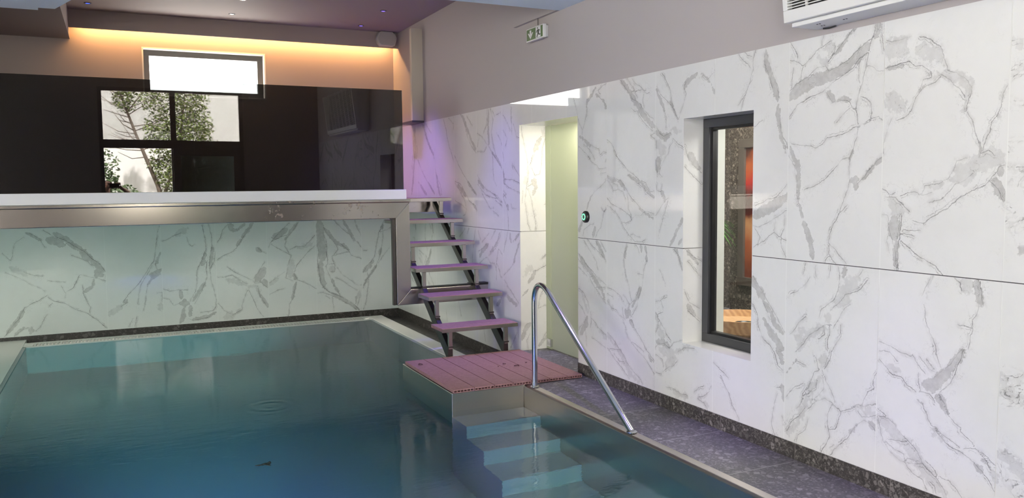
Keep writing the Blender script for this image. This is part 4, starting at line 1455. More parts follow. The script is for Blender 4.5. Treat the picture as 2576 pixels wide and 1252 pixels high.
# --- doorway with frosted glass door
d1 = MB(); d1.box(XW + 0.26, XW + 0.27, DOOR[0] + 0.004, DOOR[1] - 0.10, 0.012, DOOR[3] - 0.006)
door = struct(d1.build('door_1', FROST))
dj = MB(); dj.box(XW + 0.258, XW + 0.272, DOOR[1] - 0.097, DOOR[1] - 0.003, 0.004, DOOR[3] - 0.004); dj.build('side_pane', FROST, door)
dh = MB(); dh.box(XW + 0.235, XW + 0.262, DOOR[1] - 0.12, DOOR[1] - 0.05, 0.03, 0.10); dh.build('hinge', CHROME, door, bevel=0.003)
# lit corridor behind the door
cr = MB()
CX0, CX1 = XW + 0.33, XW + 1.05
cr.box(CX1, CX1 + 0.04, 5.16, 7.3, -0.06, 2.5); cr.box(CX0, CX1, 5.16, 5.2, -0.06, 2.5); cr.box(CX0, CX1, 7.3, 7.35, -0.06, 2.5); cr.box(CX0, CX1, 5.2, 7.3, 2.45, 2.5)
struct(cr.build('wall_corridor', mat('pale_corridor_paint', (0.72, 0.72, 0.62), 0.7)))
cf = MB(); cf.box(CX0, CX1, 5.2, 7.3, -0.06, -0.002); struct(cf.build('floor_corridor', STONE))
lamp('corridor_lamp', 'AREA', (XW + 0.68, 6.1, 2.40), 11, (1.0, 0.95, 0.78), (XW + 0.68, 6.1, 0), shape='RECTANGLE', size=0.5, size_y=1.4)

# room behind the window
RX0, RX1 = XW + 0.33, 5.2
sr = MB(); sr.box(RX1, RX1 + 0.1, 1.2, 7.4, -0.1, 2.6)
spa_wall = struct(sr.build('wall_spa', SPAWALL))
sr = MB(); sr.box(RX0, RX1, 1.15, 1.2, -0.1, 2.6); sr.box(CX1 + 0.04, RX1, 7.3, 7.35, -0.1, 2.6); sr.box(RX0, RX1, 1.2, 5.16, 2.55, 2.6); sr.box(CX1 + 0.04, RX1, 5.16, 7.3, 2.55, 2.6)
struct(sr.build('wall_spa_side', mat('pale_room_paint', (0.78, 0.78, 0.74), 0.7)))
sf = MB(); sf.box(RX0, RX1, 1.2, 5.16, -0.1, 0.0); sf.box(CX1 + 0.04, RX1, 5.16, 7.3, -0.1, 0.0); struct(sf.build('floor_spa', STONE))
lamp('spa_room_lamp', 'AREA', (4.4, 4.8, 2.5), 62, (1.0, 0.95, 0.86), (4.4, 4.8, 0), shape='RECTANGLE', size=0.8, size_y=1.4)
lamp('spa_room_lamp', 'AREA', (4.3, 2.9, 2.3), 24, (1.0, 0.98, 0.92), (3.4, 4.2, 1.1), shape='RECTANGLE', size=0.6, size_y=0.6)
# inner reveal of the opening
ir = MB()
ir.box(XW + 0.216, XW + 0.3295, WIN[1] - 0.004, WIN[1] + 0.006, WIN[2], WIN[3]); ir.box(XW + 0.216, XW + 0.3295, WIN[0] - 0.006, WIN[0] + 0.004, WIN[2], WIN[3])
ir.box(XW + 0.216, XW + 0.3295, WIN[0], WIN[1], WIN[3] - 0.004, WIN[3] + 0.006)
ir.build('inner_reveal', mat('white_reveal_paint', (0.80, 0.82, 0.77), 0.5), win2)
ir = MB(); ir.box(XW + 0.216, XW + 0.35, WIN[0], WIN[1], WIN[2] - 0.02, WIN[2] + 0.006)
ir.build('inner_sill', mat('beige_sill', (0.55, 0.47, 0.38), 0.5), win2)

# framed abstract picture
FP = thing('framed_picture', (RX1, 5.56, 1.22), 'framed red and black abstract picture on the brown stone wall of the side room', 'picture')
b = MB(); py0, py1, pz0, pz1 = 5.16, 5.925, 0.55, 1.888
frame(b, py0, py1, pz0, pz1, 0.078, onx, RX1 - 0.035, RX1); b.build('picture_frame', mat('bronze_frame', (0.12, 0.10, 0.085), 0.45), FP, bevel=0.003)
am = mat('abstract_print', (0.5, 0.1, 0.05), 0.5); g = NT(am); p = g.pos()
sx_ = g.new('ShaderNodeSeparateXYZ'); g.link(p, sx_.inputs[0])
nn = g.noise(p, 3.2, 4, 0.6)
tt = g.math('ADD', g.math('DIVIDE', g.math('SUBTRACT', sx_.outputs[2], 0.62), 1.2), g.math('MULTIPLY', g.math('SUBTRACT', nn, 0.5), 0.5))
cr_ = g.new('ShaderNodeValToRGB'); g.link(tt, cr_.inputs[0]); e = cr_.color_ramp.elements
e[0].position = 0.0; e[0].color = (0.22, 0.05, 0.02, 1); e[1].position = 1.0; e[1].color = (0.08, 0.02, 0.01, 1)
for ps, c in ((0.22, (0.45, 0.12, 0.04, 1)), (0.38, (0.62, 0.32, 0.15, 1)), (0.5, (0.10, 0.01, 0.01, 1)), (0.62, (0.05, 0.02, 0.015, 1)), (0.72, (0.55, 0.03, 0.02, 1)), (0.88, (0.5, 0.12, 0.03, 1))):
    el = cr_.color_ramp.elements.new(ps); el.color = c
g.link(cr_.outputs[0], g.b.inputs['Base Color'])
b = MB(); b.box(RX1 - 0.012, RX1 - 0.004, py0 + 0.07, py1 - 0.07, pz0 + 0.07, pz1 - 0.07); b.build('print', am, FP)

# round wooden tray table
ST = thing('side_table', (4.17, 4.72, 0.0), 'round wooden tray table with black legs in the room behind the wall window', 'table')
wm = mat('light_oak', (0.62, 0.36, 0.17), 0.45); g = NT(wm)
mp = g.new('ShaderNodeMapping'); g.link(g.pos(), mp.inputs[0]); mp.inputs['Scale'].default_value = (3.0, 1.0, 3.0); mp.inputs['Rotation'].default_value = (0.5, 0.3, 0.4)
wv = g.new('ShaderNodeTexWave'); g.link(mp.outputs[0], wv.inputs[0]); wv.inputs['Scale'].default_value = 3.2; wv.inputs['Distortion'].default_value = 9; wv.inputs['Detail'].default_value = 3
g.link(g.mix(wv.outputs['Fac'], (0.50, 0.30, 0.15), (0.66, 0.43, 0.23)), g.b.inputs['Base Color'])
b = MB(); b.lathe([(0.0, 0.39), (0.27, 0.39), (0.30, 0.41), (0.315, 0.505), (0.30, 0.505), (0.288, 0.455), (0.0, 0.455)], (4.17, 4.72, 0), 2, 64); b.build('tray', wm, ST, smooth=40)
for (lx, ly) in ((4.05, 4.76), (4.04, 4.62), (4.34, 4.74)):
    b = MB(); ox, oy = (lx - 4.17) * 0.35, (ly - 4.72) * 0.35
    b.tube([(lx, ly, 0.392), (lx + ox, ly + oy, 0.0)], [0.013, 0.010], 12); b.build('leg', BLACK, ST, smooth=40)
b = MB(); b.tube([(4.02, 4.78, 0.12), (4.00, 4.58, 0.12)], 0.006, 8); b.build('stretcher', BLACK, ST)
b = MB(); b.lathe([(0.0, 0.0), (0.055, 0.0), (0.075, 0.022), (0.07, 0.024), (0.05, 0.006), (0.0, 0.006)], (4.09, 4.60, 0.4555), 2, 32)
tag(b.build('dish', mat('dark_green_glaze', (0.03, 0.035, 0.025), 0.3), smooth=40), 'small black dish lying on the round wooden tray table', 'dish')

# potted plant with narrow arching leaves
PL = thing('potted_plant', (4.72, 5.76, 0.0), 'green spiky potted plant peeking past the reveal in the side room', 'plant')
b = MB(); b.lathe([(0.0, 0.0), (0.13, 0.0), (0.17, 0.38), (0.155, 0.38), (0.13, 0.33), (0.0, 0.33)], (4.72, 5.76, 0.0), 2, 32); b.build('pot', mat('grey_pot', (0.2, 0.2, 0.2), 0.6), PL, smooth=40)
b = MB(); b.tube([(4.72, 5.76, 0.32), (4.725, 5.76, 0.7), (4.72, 5.76, 1.12)], 0.018, 10); b.build('stem', mat('plant_stem', (0.16, 0.11, 0.06), 0.8), PL)
b = MB(); rg = random.Random(3)
for k in range(90):
    a = rg.uniform(0, 2 * PI); L = rg.uniform(0.13, 0.22); up_ = rg.uniform(0.2, 1.1); w = 0.009
    o = Vector((4.72, 5.76, 1.10)); dr = Vector((math.cos(a), math.sin(a), 0)); sd_ = Vector((-math.sin(a), math.cos(a), 0)); vs = []
    for i in range(7):
        t = i / 6; c = o + dr * L * t + Vector((0, 0, L * (up_ * t - 1.0 * t * t))); ww = w * math.sin(PI * (0.12 + 0.88 * t)) + 0.001
        vs += [c - sd_ * ww, c + Vector((0, 0, -0.004)), c + sd_ * ww]
    b.add(vs, [(i * 3 + j, i * 3 + j + 1, i * 3 + j + 4, i * 3 + j + 3) for i in range(6) for j in (0, 1)])
b.build('foliage', mat('plant_green', (0.10, 0.30, 0.05), 0.5), PL)


# ---------------------------------------------------------------- push button
pb = thing('push_button', (XW, 5.418, CH - 0.243), 'round black push button with green light ring on the marble beside the doorway', 'button')
b = MB(); b.lathe([(0.045, 0.0), (0.045, -0.016), (0.040, -0.021), (0.0, -0.021)], (XW, 5.418, CH - 0.243), 0, 36); b.build('housing', BLACK, pb, smooth=40)
b = MB(); b.lathe([(0.027, 0.0), (0.027, -0.003), (0.0, -0.0035)], (XW - 0.0205, 5.424, CH - 0.243), 0, 28); b.build('button_face', mat('button_face', (0.25, 0.30, 0.28), 0.3), pb, smooth=40)
b = MB()
for k in range(10):
    a = 2 * PI * k / 10; b.lathe([(0.0052, 0.0), (0.0052, -0.002), (0.0, -0.003)], (XW - 0.0235, 5.424 + 0.0215 * math.cos(a), CH - 0.243 + 0.0215 * math.sin(a)), 0, 10)
b.build('light_ring', mat('green_led', (0.1, 0.5, 0.3), 0.4, emis=(0.25, 1.0, 0.55), estr=1.3), pb)
b = MB(); b.box(XW - 0.0265, XW - 0.0235, 5.4215, 5.4265, CH - 0.255, CH - 0.231); b.build('symbol', BLACK, pb)

# ---------------------------------------------------------------- emergency exit sign
ES = thing('exit_sign', (XW, 6.03, 2.74), 'white box exit sign with green panel, down arrow and running figure high on the wall', 'exit sign')
ex0, ex1 = 5.995, 6.305          # along the wall
ez0, ez1 = 1.203 + CH, 1.312 + CH
b = MB(); b.box(XW - 0.03, XW, ex0 + 0.02, ex1 - 0.02, ez0 + 0.008, ez1 - 0.006); b.build('back_box', WHITEP, ES, bevel=0.004)
b = MB(); b.box(XW - 0.058, XW - 0.028, ex0, ex1, ez0, ez1); b.build('front_cover', WHITEP, ES, bevel=0.006, seg=3)
sx = XW - 0.0585
GREEN = mat('sign_green', (0.055, 0.13, 0.03), 0.4); SIGNW = mat('sign_white', (0.78, 0.78, 0.80), 0.4); SIGNK = mat('sign_dark_green', (0.012, 0.03, 0.012), 0.4)
b = MB(); b.box(sx - 0.001, sx, ex0 + 0.012, ex1 - 0.012, ez0 + 0.009, ez1 - 0.009); pn = b.build('sign_panel', GREEN, ES)
def sgn(mb, pts, t=0.0018):   # pts in sign units: u 0..1 left to right as seen, v 0..1 up
    P = [(ex1 - 0.012 - u * (ex1 - ex0 - 0.024), ez0 + 0.009 + v * (ez1 - ez0 - 0.018)) for u, v in pts]
    mb.prism(P, 0, sx - t, sx - 0.0009)
b = MB()
sgn(b, [(0.20, 0.88), (0.30, 0.88), (0.30, 0.40), (0.20, 0.40)])
sgn(b, [(0.25, 0.08), (0.42, 0.66), (0.36, 0.66), (0.25, 0.34)]); sgn(b, [(0.25, 0.08), (0.25, 0.34), (0.14, 0.66), (0.08, 0.66)])
b.build('arrow', SIGNW, pn)
b = MB(); sgn(b, [(0.58, 0.98), (0.88, 0.98), (0.88, 0.02), (0.58, 0.02)], 0.0014); b.build('door_symbol', SIGNW, pn)
b = MB()
def limb(p, q, w):
    p, q = Vector(p), Vector(q); n = Vector((-(q - p).y, (q - p).x)).normalized() * w / 2; n.x *= 0.45
    sgn(b, [tuple(p + n), tuple(q + n), tuple(q - n), tuple(p - n)], 0.0026)
limb((0.735, 0.74), (0.74, 0.42), 0.22); limb((0.72, 0.72), (0.65, 0.62), 0.08); limb((0.65, 0.62), (0.62, 0.48), 0.07)
limb((0.75, 0.72), (0.84, 0.60), 0.08); limb((0.74, 0.44), (0.79, 0.26), 0.11); limb((0.79, 0.26), (0.87, 0.27), 0.09)
limb((0.735, 0.44), (0.69, 0.24), 0.11); limb((0.69, 0.24), (0.655, 0.07), 0.10)
sgn(b, [(0.70 + 0.028 * math.cos(a), 0.86 + 0.075 * math.sin(a)) for a in [k * PI / 6 for k in range(12)]], 0.0026)
b.build('running_figure', SIGNK, pn)
b = MB(); b.tube([(XW - 0.02, 6.16, ez1 - 0.004), (XW - 0.02, 6.16, SOF)], 0.003, 8); b.build('cable', STEELDK, ES)

# ---------------------------------------------------------------- wall air conditioner
AC = thing('air_conditioner', (XW, 2.3, 2.25), 'white wall dehumidifier with slatted front grille above the marble tiles', 'air conditioner')
ay0, ay1, az0 = 1.45, 3.17, 0.772 + CH
b = MB(); b.box(3.078, XW - 0.002, ay0, ay1 - 0.032, az0, az0 + 0.6); b.build('body', WHITEM, AC)
b = MB(); b.box(3.068, 3.0785, ay0, ay1 - 0.032, az0 - 0.001, az0 + 0.019); b.build('front_lip', WHITEP, AC, bevel=0.002)
def fp(z): return 3.045 - (z - 0.02) * 0.12
gz = 0.080
b = MB()
b.prism([(3.078, az0 + 0.022), (fp(0.022), az0 + 0.022), (fp(gz), az0 + gz), (3.078, az0 + gz)], 1, ay0, ay1)
for (ya, yb) in ((ay1 - 0.03, ay1), (ay0, ay0 + 0.03)): b.prism([(3.078, az0 + gz), (fp(gz), az0 + gz), (fp(0.6), az0 + 0.6), (3.078, az0 + 0.6)], 1, ya, yb)
b.build('front_cover', WHITEP, AC, bevel=0.004, seg=3)
b = MB(); b.box(3.070, 3.076, ay0 + 0.03, ay1 - 0.03, az0 + gz, az0 + 0.6); b.build('grille_back', mat('grey_filter', (0.10, 0.10, 0.10), 0.8), AC)
b = MB()
for k in range(38):
    z = gz + 0.006 + k * 0.0135; x = fp(z)
    b.prism([(x, az0 + z), (x + 0.002, az0 + z + 0.0055), (x + 0.018, az0 + z + 0.009), (x + 0.017, az0 + z + 0.004)], 1, ay0 + 0.028, ay1 - 0.028)
for k in range(8):
    y = 3.02 - k * 0.2; b.prism([(fp(gz) + 0.003, az0 + gz), (fp(gz) + 0.014, az0 + gz), (fp(0.6) + 0.014, az0 + 0.6), (fp(0.6) + 0.003, az0 + 0.6)], 1, y - 0.004, y + 0.004)
b.build('grille', WHITEP, AC)
b = MB(); b.prism([(fp(gz) - 0.003, az0 + gz - 0.002), (fp(gz) + 0.01, az0 + gz - 0.002), (fp(gz + 0.016) + 0.01, az0 + gz + 0.016), (fp(gz + 0.016) - 0.003, az0 + gz + 0.012)], 1, 2.80, 2.88); b.build('latch_tab', WHITEP, AC, bevel=0.002)
for (x, y) in ((3.125, 3.02), (3.175, 3.04), (3.15, 2.88)):
    b = MB()
    for dy in (-0.008, 0.008): b.box(x - 0.004, x + 0.004, y + dy - 0.003, y + dy + 0.003, az0 - 0.0015, az0 + 0.001)
    b.build('drain_slot', DARKIN, AC)
b = MB(); b.tube([(XW - 0.014, 3.09, az0 - 0.003), (XW - 0.014, 3.05, az0 - 0.006), (XW - 0.014, 3.01, az0 - 0.003)], 0.0035, 8); b.build('drain_hose', DARKIN, AC)

# ---------------------------------------------------------------- small loudspeaker
SP = thing('loudspeaker', (3.09, 9.93, 3.3), 'small grey hexagonal loudspeaker fixed under the ceiling corner', 'loudspeaker')
b = MB(); c = (3.085, 9.90, 1.812 + CH)
hexp = [(-0.135, 0.0), (-0.10, 0.075), (-0.075, 0.088), (0.065, 0.088), (0.10, 0.06), (0.125, 0.015), (0.10, -0.075), (0.07, -0.088), (-0.09, -0.088), (-0.115, -0.06)]
b.prism([(c[0] + u, c[2] + v) for u, v in hexp], 1, 9.88, 9.955); b.build('cabinet', mat('grey_speaker_case', (0.52, 0.50, 0.49), 0.6), SP, bevel=0.01, seg=3)
b = MB(); b.prism([(c[0] + u * 0.86, c[2] + v * 0.86) for u, v in hexp], 1, 9.874, 9.881); b.build('speaker_grille', mat('grey_speaker_grille', (0.45, 0.43, 0.43), 0.7), SP, bevel=0.003)
b = MB(); b.box(3.19, 3.21, 9.93, 9.96, 1.80 + CH, 1.90 + CH); b.build('bracket', mat('grey_bracket', (0.4, 0.4, 0.4), 0.5), SP)

# ---------------------------------------------------------------- ceiling spotlights and cove strip
def spot(x, y, z, col, power, label, group=None, estr=6.0, size=1.5, target=None, blend=0.6):
    s = thing('ceiling_spotlight', (x, y, z), label, 'spotlight', group)
    b = MB(); b.lathe([(0.036, -0.0005), (0.036, -0.005), (0.026, -0.007), (0.024, -0.001)], (x, y, z), 2, 24); b.build('bezel', mat('spot_bezel', (0.10, 0.10, 0.12), 0.35), s, smooth=40)
    b = MB(); b.lathe([(0.020, -0.0015), (0.020, -0.0045), (0.0, -0.006)], (x, y, z), 2, 20); b.build('lens', mat('spot_lens', (0.3, 0.3, 0.3), 0.3, emis=col, estr=estr), s, smooth=40)
    if power: q = lamp('spot_beam', 'SPOT', (x, y, z - 0.012), power, col, target or (x, y, z - 1), spot_size=size, spot_blend=blend, shadow_soft_size=0.02); q.data.cycles.use_multiple_importance_sampling = False
    return s
BLUE = (0.20, 0.12, 1.0); VIO = (0.42, 0.25, 1.0)
spot(-0.175, 9.579, CEIL, (0.03, 0.10, 1.0), 4, 'blue spotlight in the left end of the ceiling bay', size=1.6, estr=2.5)
spot(2.697, 8.768, CEIL, BLUE, 230, 'blue spotlight in the ceiling above the stair, nearer one', estr=2.5, size=1.05, blend=1.0)
spot(2.695, 9.657, CEIL, BLUE, 190, 'blue spotlight in the ceiling near the loudspeaker', estr=2.5, size=1.05, blend=1.0)
spot(1.229, 9.572, CEIL, (1.0, 0.72, 0.45), 20, 'warm glowing spotlight in the ceiling above the far window', estr=9, size=2.4)
spot(1.248, 8.81, CEIL, (1.0, 0.72, 0.45), 20, 'warm spotlight cut by the top edge of the photo', estr=9, size=2.4)
for i, (x, y, tx, pw, sz) in enumerate(((2.6, 6.9, 2.75, 230, 1.0), (2.2, 4.9, 3.0, 150, 0.42), (2.2, 3.75, 3.0, 150, 0.42), (2.2, 2.6, 3.0, 150, 0.42))):
    z = CEIL if y > 5.9 else (SOF if y > 3.6 else CEIL)
    spot(x, y, z, (VIO if i else BLUE), pw, 'violet spotlight in the ceiling over the pool deck', 'deck spotlights', size=sz, target=(tx, y, 0), blend=1.0)
spot(XW + 0.17, 5.73, DOOR[3], (1.0, 0.90, 0.72), 55, 'added warm spotlight, out of view under the lintel of the frosted glass doorway', size=2.2, target=(XW + 0.17, 6.6, 0.9), blend=0.8)  # hidden lamp added to brighten the door jamb
for x, tx, ty, pw in ((-2.2, -1.6, 9.6, 14), (-0.6, -0.5, 9.8, 11), (1.1, 1.2, 9.8, 11), (2.2, 2.9, 8.7, 34)):  # hidden downlights added to lift the lower back wall and rim
    spot(x, 9.3, CH - 0.2865, (1.0, 0.93, 0.80), pw, 'added small warm downlight, out of view under the raised basin near the back wall', 'added downlights under the raised basin', size=1.9, estr=0.6, target=(tx, ty, 0), blend=1.0)
LU = thing('led_strip', (0.0, 7.42, 1.19), 'added teal light strip, out of view under the front edge of the raised basin', 'light strip')  # unseen strip and lamp, added to tint the back marble teal
b = MB(); b.box(-4.0, 2.2, 7.40, 7.43, CH - 0.296, CH - 0.2865); b.build('channel', WHITEP, LU)
lamp('added_basin_light', 'AREA', (-0.9, 7.44, CH - 0.30), 15, (0.42, 1.0, 0.80), (-0.9, 10.17, 0.45), shape='RECTANGLE', size=6.0, size_y=0.03)
LS = thing('led_strip', (1.4, 10.1, 3.3), 'warm glowing light strip hidden in the ceiling cove above the far window', 'light strip')
b = MB(); b.box(-0.35, 3.22, 10.07, 10.10, CEIL - 0.10, CEIL - 0.09); b.build('channel', WHITEP, LS)
lamp('cove_light', 'AREA', (1.435, 10.085, CEIL - 0.102), 34, (1.0, 0.52, 0.19), (1.435, 10.10, 0), shape='RECTANGLE', size=3.5, size_y=0.02)

# underwater lamps
for (lp, pw, lc, tg, sz) in (((0.6, 1.42, -0.35), 1500, (0.02, 0.085, 1.0), (0.5, 2.95, -1.42), 1.0), ((1.1, 1.42, -0.55), 950, (0.42, 1.0, 0.76), (-0.1, 9.6, -0.50), 0.54),
                             ((2.42, 1.42, -0.5), 120, (0.80, 1.0, 0.95), (2.42, 4.4, -0.8), 0.9)):
    q = lamp('pool_lamp', 'SPOT', lp, pw, lc, tg, spot_size=sz, spot_blend=0.9, shadow_soft_size=0.05)
    q.data.cycles.use_multiple_importance_sampling = False

# ---------------------------------------------------------------- facade windows behind the viewer
fm = MB(); FY0, FY1 = -0.19, -0.13
frame(fm, FW[0], FW[1], FW[2], FW[3], 0.06, ony, FY0, FY1)
fm.box(0.85, 0.935, FY0, FY1, 0.0, FW[3]); fm.box(FW[0], 0.9, FY0 + 0.005, FY1 - 0.005, 0.0, 1.36); fm.box(FW[0], FW[1], FY0 - 0.004, FY1 + 0.004, 2.10, 2.235)
win3 = struct(fm.build('window_3', ANTHRA, bevel=0.003))
for (a, b_) in ((FW[0] + 0.05, 0.855), (0.93, FW[1] - 0.05)):
    q = MB(); q.box(a, b_, -0.163, -0.157, 2.23, FW[3] - 0.05); q.build('window_pane', CLEAR, win3)
sl = MB(); frame(sl, 0.87, 1.93, 0.02, 2.10, 0.115, ony, -0.128, -0.09)
sd3 = struct(sl.build('door_2', ANTHRA, bevel=0.003))
q = MB(); q.box(0.97, 1.83, -0.112, -0.106, 0.12, 2.0); q.build('door_glass', SMOKED, sd3)
# left glazing, added out of frame to bring in daylight
gm = MB(); frame(gm, GLZ[0], GLZ[1], GLZ[2], GLZ[3], 0.06, onx, XL - 0.16, XL - 0.09)
for y in (2.6, 4.0): gm.box(XL - 0.16, XL - 0.09, y - 0.03, y + 0.03, GLZ[2], GLZ[3])
gm2 = MB(); frame(gm2, *FW2, 0.06, ony, FY0, FY1); gm2.box(-2.96, -2.9, FY0, FY1, FW2[2], FW2[3])
win5 = struct(gm2.build('added_facade_window', ANTHRA)); q = MB(); q.box(FW2[0] + 0.03, FW2[1] - 0.03, -0.163, -0.157, FW2[2] + 0.03, FW2[3] - 0.03); q.build('window_pane', CLEAR, win5)  # second facade window, unseen, added for the daylight it lets in
portal(((FW2[0] + FW2[1]) / 2, -0.21, 1.55), ((FW2[0] + FW2[1]) / 2, 5, 1.55), FW2[1] - FW2[0], FW2[3] - FW2[2])
win4 = struct(gm.build('added_side_window', ANTHRA))
q = MB(); q.box(XL - 0.128, XL - 0.122, GLZ[0] + 0.03, GLZ[1] - 0.03, GLZ[2] + 0.03, GLZ[3] - 0.03); q.build('window_pane', CLEAR, win4)
portal((0.8, -0.21, 1.53), (0.8, 5, 1.53), FW[1] - FW[0], FW[3])
portal((XL - 0.26, (GLZ[0] + GLZ[1]) / 2, 1.45), (5, (GLZ[0] + GLZ[1]) / 2, 1.45), GLZ[1] - GLZ[0], 2.4)
portal((0.997, YB + 0.32, 2.805), (0.997, 0, 2.805), 1.32, 0.52)

# ---------------------------------------------------------------- garden
gm = MB(); gm.box(-16, 14, -5.6, -0.2, -0.12, -0.02); gm.box(-16, XL - 0.25, -0.2, 16, -0.12, -0.02)
struct(gm.build('ground', mat('pale_paving', (0.45, 0.43, 0.40), 0.8)))
cm = mat('pale_concrete', (0.78, 0.765, 0.75), 0.85); g = NT(cm); p = g.pos()
sc_ = g.new('ShaderNodeVectorMath', operation='MULTIPLY'); g.link(p, sc_.inputs[0]); sc_.inputs[1].default_value = (5, 5, 0.5)
st_ = g.noise(sc_.outputs[0], 2.2, 5, 0.65); bl_ = g.noise(p, 1.3, 4, 0.6)
c_ = g.mix(g.sstep(st_, 0.56, 0.72, 0.0, 0.5), (0.70, 0.685, 0.665), (0.45, 0.42, 0.40)); c_ = g.mix(g.sstep(bl_, 0.4, 0.7, 0.0, 0.25), c_, (0.64, 0.605, 0.59))
sx_ = g.new('ShaderNodeSeparateXYZ'); g.link(p, sx_.inputs[0])
t_ = g.math('FRACT', g.math('DIVIDE', g.math('ADD', sx_.outputs[0], 0.62), 2.5))
c_ = g.mix(g.math('LESS_THAN', t_, 0.008), c_, (0.4, 0.38, 0.35))
g.link(c_, g.b.inputs['Base Color'])
gw = MB(); gw.box(-0.9, 9, -5.8, -5.55, -0.1, 5.6); struct(gw.build('garden_wall', cm))
LEAF = mat('tree_leaf', (0.135, 0.175, 0.05), 0.5); LEAF2 = mat('shrub_leaf', (0.08, 0.125, 0.05), 0.5); PALML = mat('yellow_palm_leaf', (0.55, 0.52, 0.12), 0.5); BARK = mat('bark', (0.13, 0.10, 0.08), 0.9)
rg = random.Random(11)
def leaves(mb, c, rad, n, size):
    for _ in range(n):
        while True:
            q = Vector((rg.uniform(-1, 1), rg.uniform(-1, 1), rg.uniform(-1, 1)))
            if q.length < 1: break
        q = Vector(c) + Vector((q.x * rad[0], q.y * rad[1], q.z * rad[2]))
        a = Vector((rg.uniform(-1, 1), rg.uniform(-1, 1), rg.uniform(-0.6, 0.6))).normalized(); n_ = Vector((rg.uniform(-1, 1), rg.uniform(-1, 1), rg.uniform(0, 1.4))).normalized()
        s_ = a.cross(n_).normalized(); L = size * rg.uniform(0.7, 1.3)
        mb.add([q, q + a * L * 0.5 + s_ * L * 0.32, q + a * L, q + a * L * 0.5 - s_ * L * 0.32, q + a * L * 0.5 - n_ * L * 0.06], [(0, 1, 4), (1, 2, 4), (2, 3, 4), (3, 0, 4)])
TYY = -4.3
TR = thing('tree', (0.95, TYY, 0.0), 'leafy green tree before the pale garden wall, seen mirrored in the dark glass', 'tree')
b = MB()
trunk = [(1.12, TYY, -0.05), (0.95, TYY, 0.9), (0.80, TYY, 1.5), (0.62, TYY, 2.0), (0.46, TYY, 2.45), (0.30, TYY, 2.95), (0.12, TYY, 3.5)]
b.tube(trunk, [0.055, 0.05, 0.045, 0.038, 0.03, 0.024, 0.012], 10)
b.build('trunk', BARK, TR, smooth=60)
b = MB()
for _ in range(26):
    i = rg.randrange(3, 6); o = Vector(trunk[i]).lerp(Vector(trunk[i + 1]), rg.random()); s_ = rg.choice((-1, -1, 1))
    e_ = o + Vector((s_ * rg.uniform(0.25, 0.75), rg.uniform(-0.3, 0.3), rg.uniform(0.05, 0.5)))
    m_ = o.lerp(e_, 0.5) + Vector((0, 0, rg.uniform(-0.1, 0.02)))
    b.tube([o, m_, e_], [0.011, 0.008, 0.003], 6)
b.tube([(0.88, TYY, 1.2), (1.15, TYY + 0.1, 1.9), (1.3, TYY, 2.6), (1.4, TYY, 3.4)], [0.035, 0.03, 0.02, 0.01], 8)
b.build('branch', BARK, TR)
b = MB()
for (c, rd, n) in (((0.25, TYY, 3.35), (0.25, 0.3, 0.4), 330), ((1.0, TYY, 2.55), (0.45, 0.4, 0.55), 800), ((0.95, TYY, 3.3), (0.5, 0.4, 0.35), 420), ((1.45, TYY, 2.5), (0.42, 0.4, 0.6), 900), ((1.5, TYY, 3.3), (0.38, 0.4, 0.5), 520), ((1.75, TYY, 2.75), (0.2, 0.3, 0.4), 150),
                   ((1.15, TYY, 1.75), (0.42, 0.35, 0.5), 850), ((0.75, TYY, 1.95), (0.18, 0.2, 0.18), 90), ((1.45, TYY, 1.2), (0.3, 0.3, 0.4), 260), ((1.9, TYY, 1.9), (0.4, 0.3, 0.6), 350)):
    leaves(b, c, rd, int(n * 1.9), 0.06)
b.build('crown', LEAF, TR)
SH = thing('shrub', (0.0, -3.6, 0.0), 'dark green garden shrub mirrored at the left edge of the window reflection', 'shrub')
b = MB(); b.tube([(-0.05, -3.6, -0.03), (-0.02, -3.6, 1.0)], [0.03, 0.012], 8); b.build('stem', BARK, SH)
b = MB()
for (c, rd, n) in (((-0.08, -3.6, 1.5), (0.14, 0.2, 0.3), 170), ((0.1, -3.6, 1.3), (0.35, 0.3, 0.22), 280), ((-0.15, -3.6, 1.95), (0.22, 0.2, 0.25), 100), ((0.0, -3.6, 0.7), (0.4, 0.3, 0.5), 420)): leaves(b, c, rd, int(n * 1.5), 0.075)
b.build('foliage', LEAF2, SH)
PA = thing('palm', (0.98, -3.4, 0.0), 'yellow-green palm tuft beside the tree, mirrored above the white ledge', 'palm')
b = MB(); b.tube([(0.98, -3.4, -0.03), (0.98, -3.4, 1.0)], [0.06, 0.05], 10); b.build('trunk', BARK, PA)
b = MB()
for k in range(60):
    a = rg.uniform(0, 2 * PI); L = rg.uniform(0.4, 0.62); u_ = rg.uniform(0.4, 1.6); o = Vector((0.98, -3.4, 1.0)); dr = Vector((math.cos(a), math.sin(a), 0)); sd_ = Vector((-math.sin(a), math.cos(a), 0)); vs = []
    for i in range(7):
        t = i / 6; c = o + dr * L * t + Vector((0, 0, L * (u_ * t - 1.1 * t * t))); ww = 0.02 * math.sin(PI * (0.1 + 0.9 * t)) + 0.001
        vs += [c - sd_ * ww, c, c + sd_ * ww]
    b.add(vs, [(i * 3 + j, i * 3 + j + 1, i * 3 + j + 4, i * 3 + j + 3) for i in range(6) for j in (0, 1)])
b.build('fronds', PALML, PA)

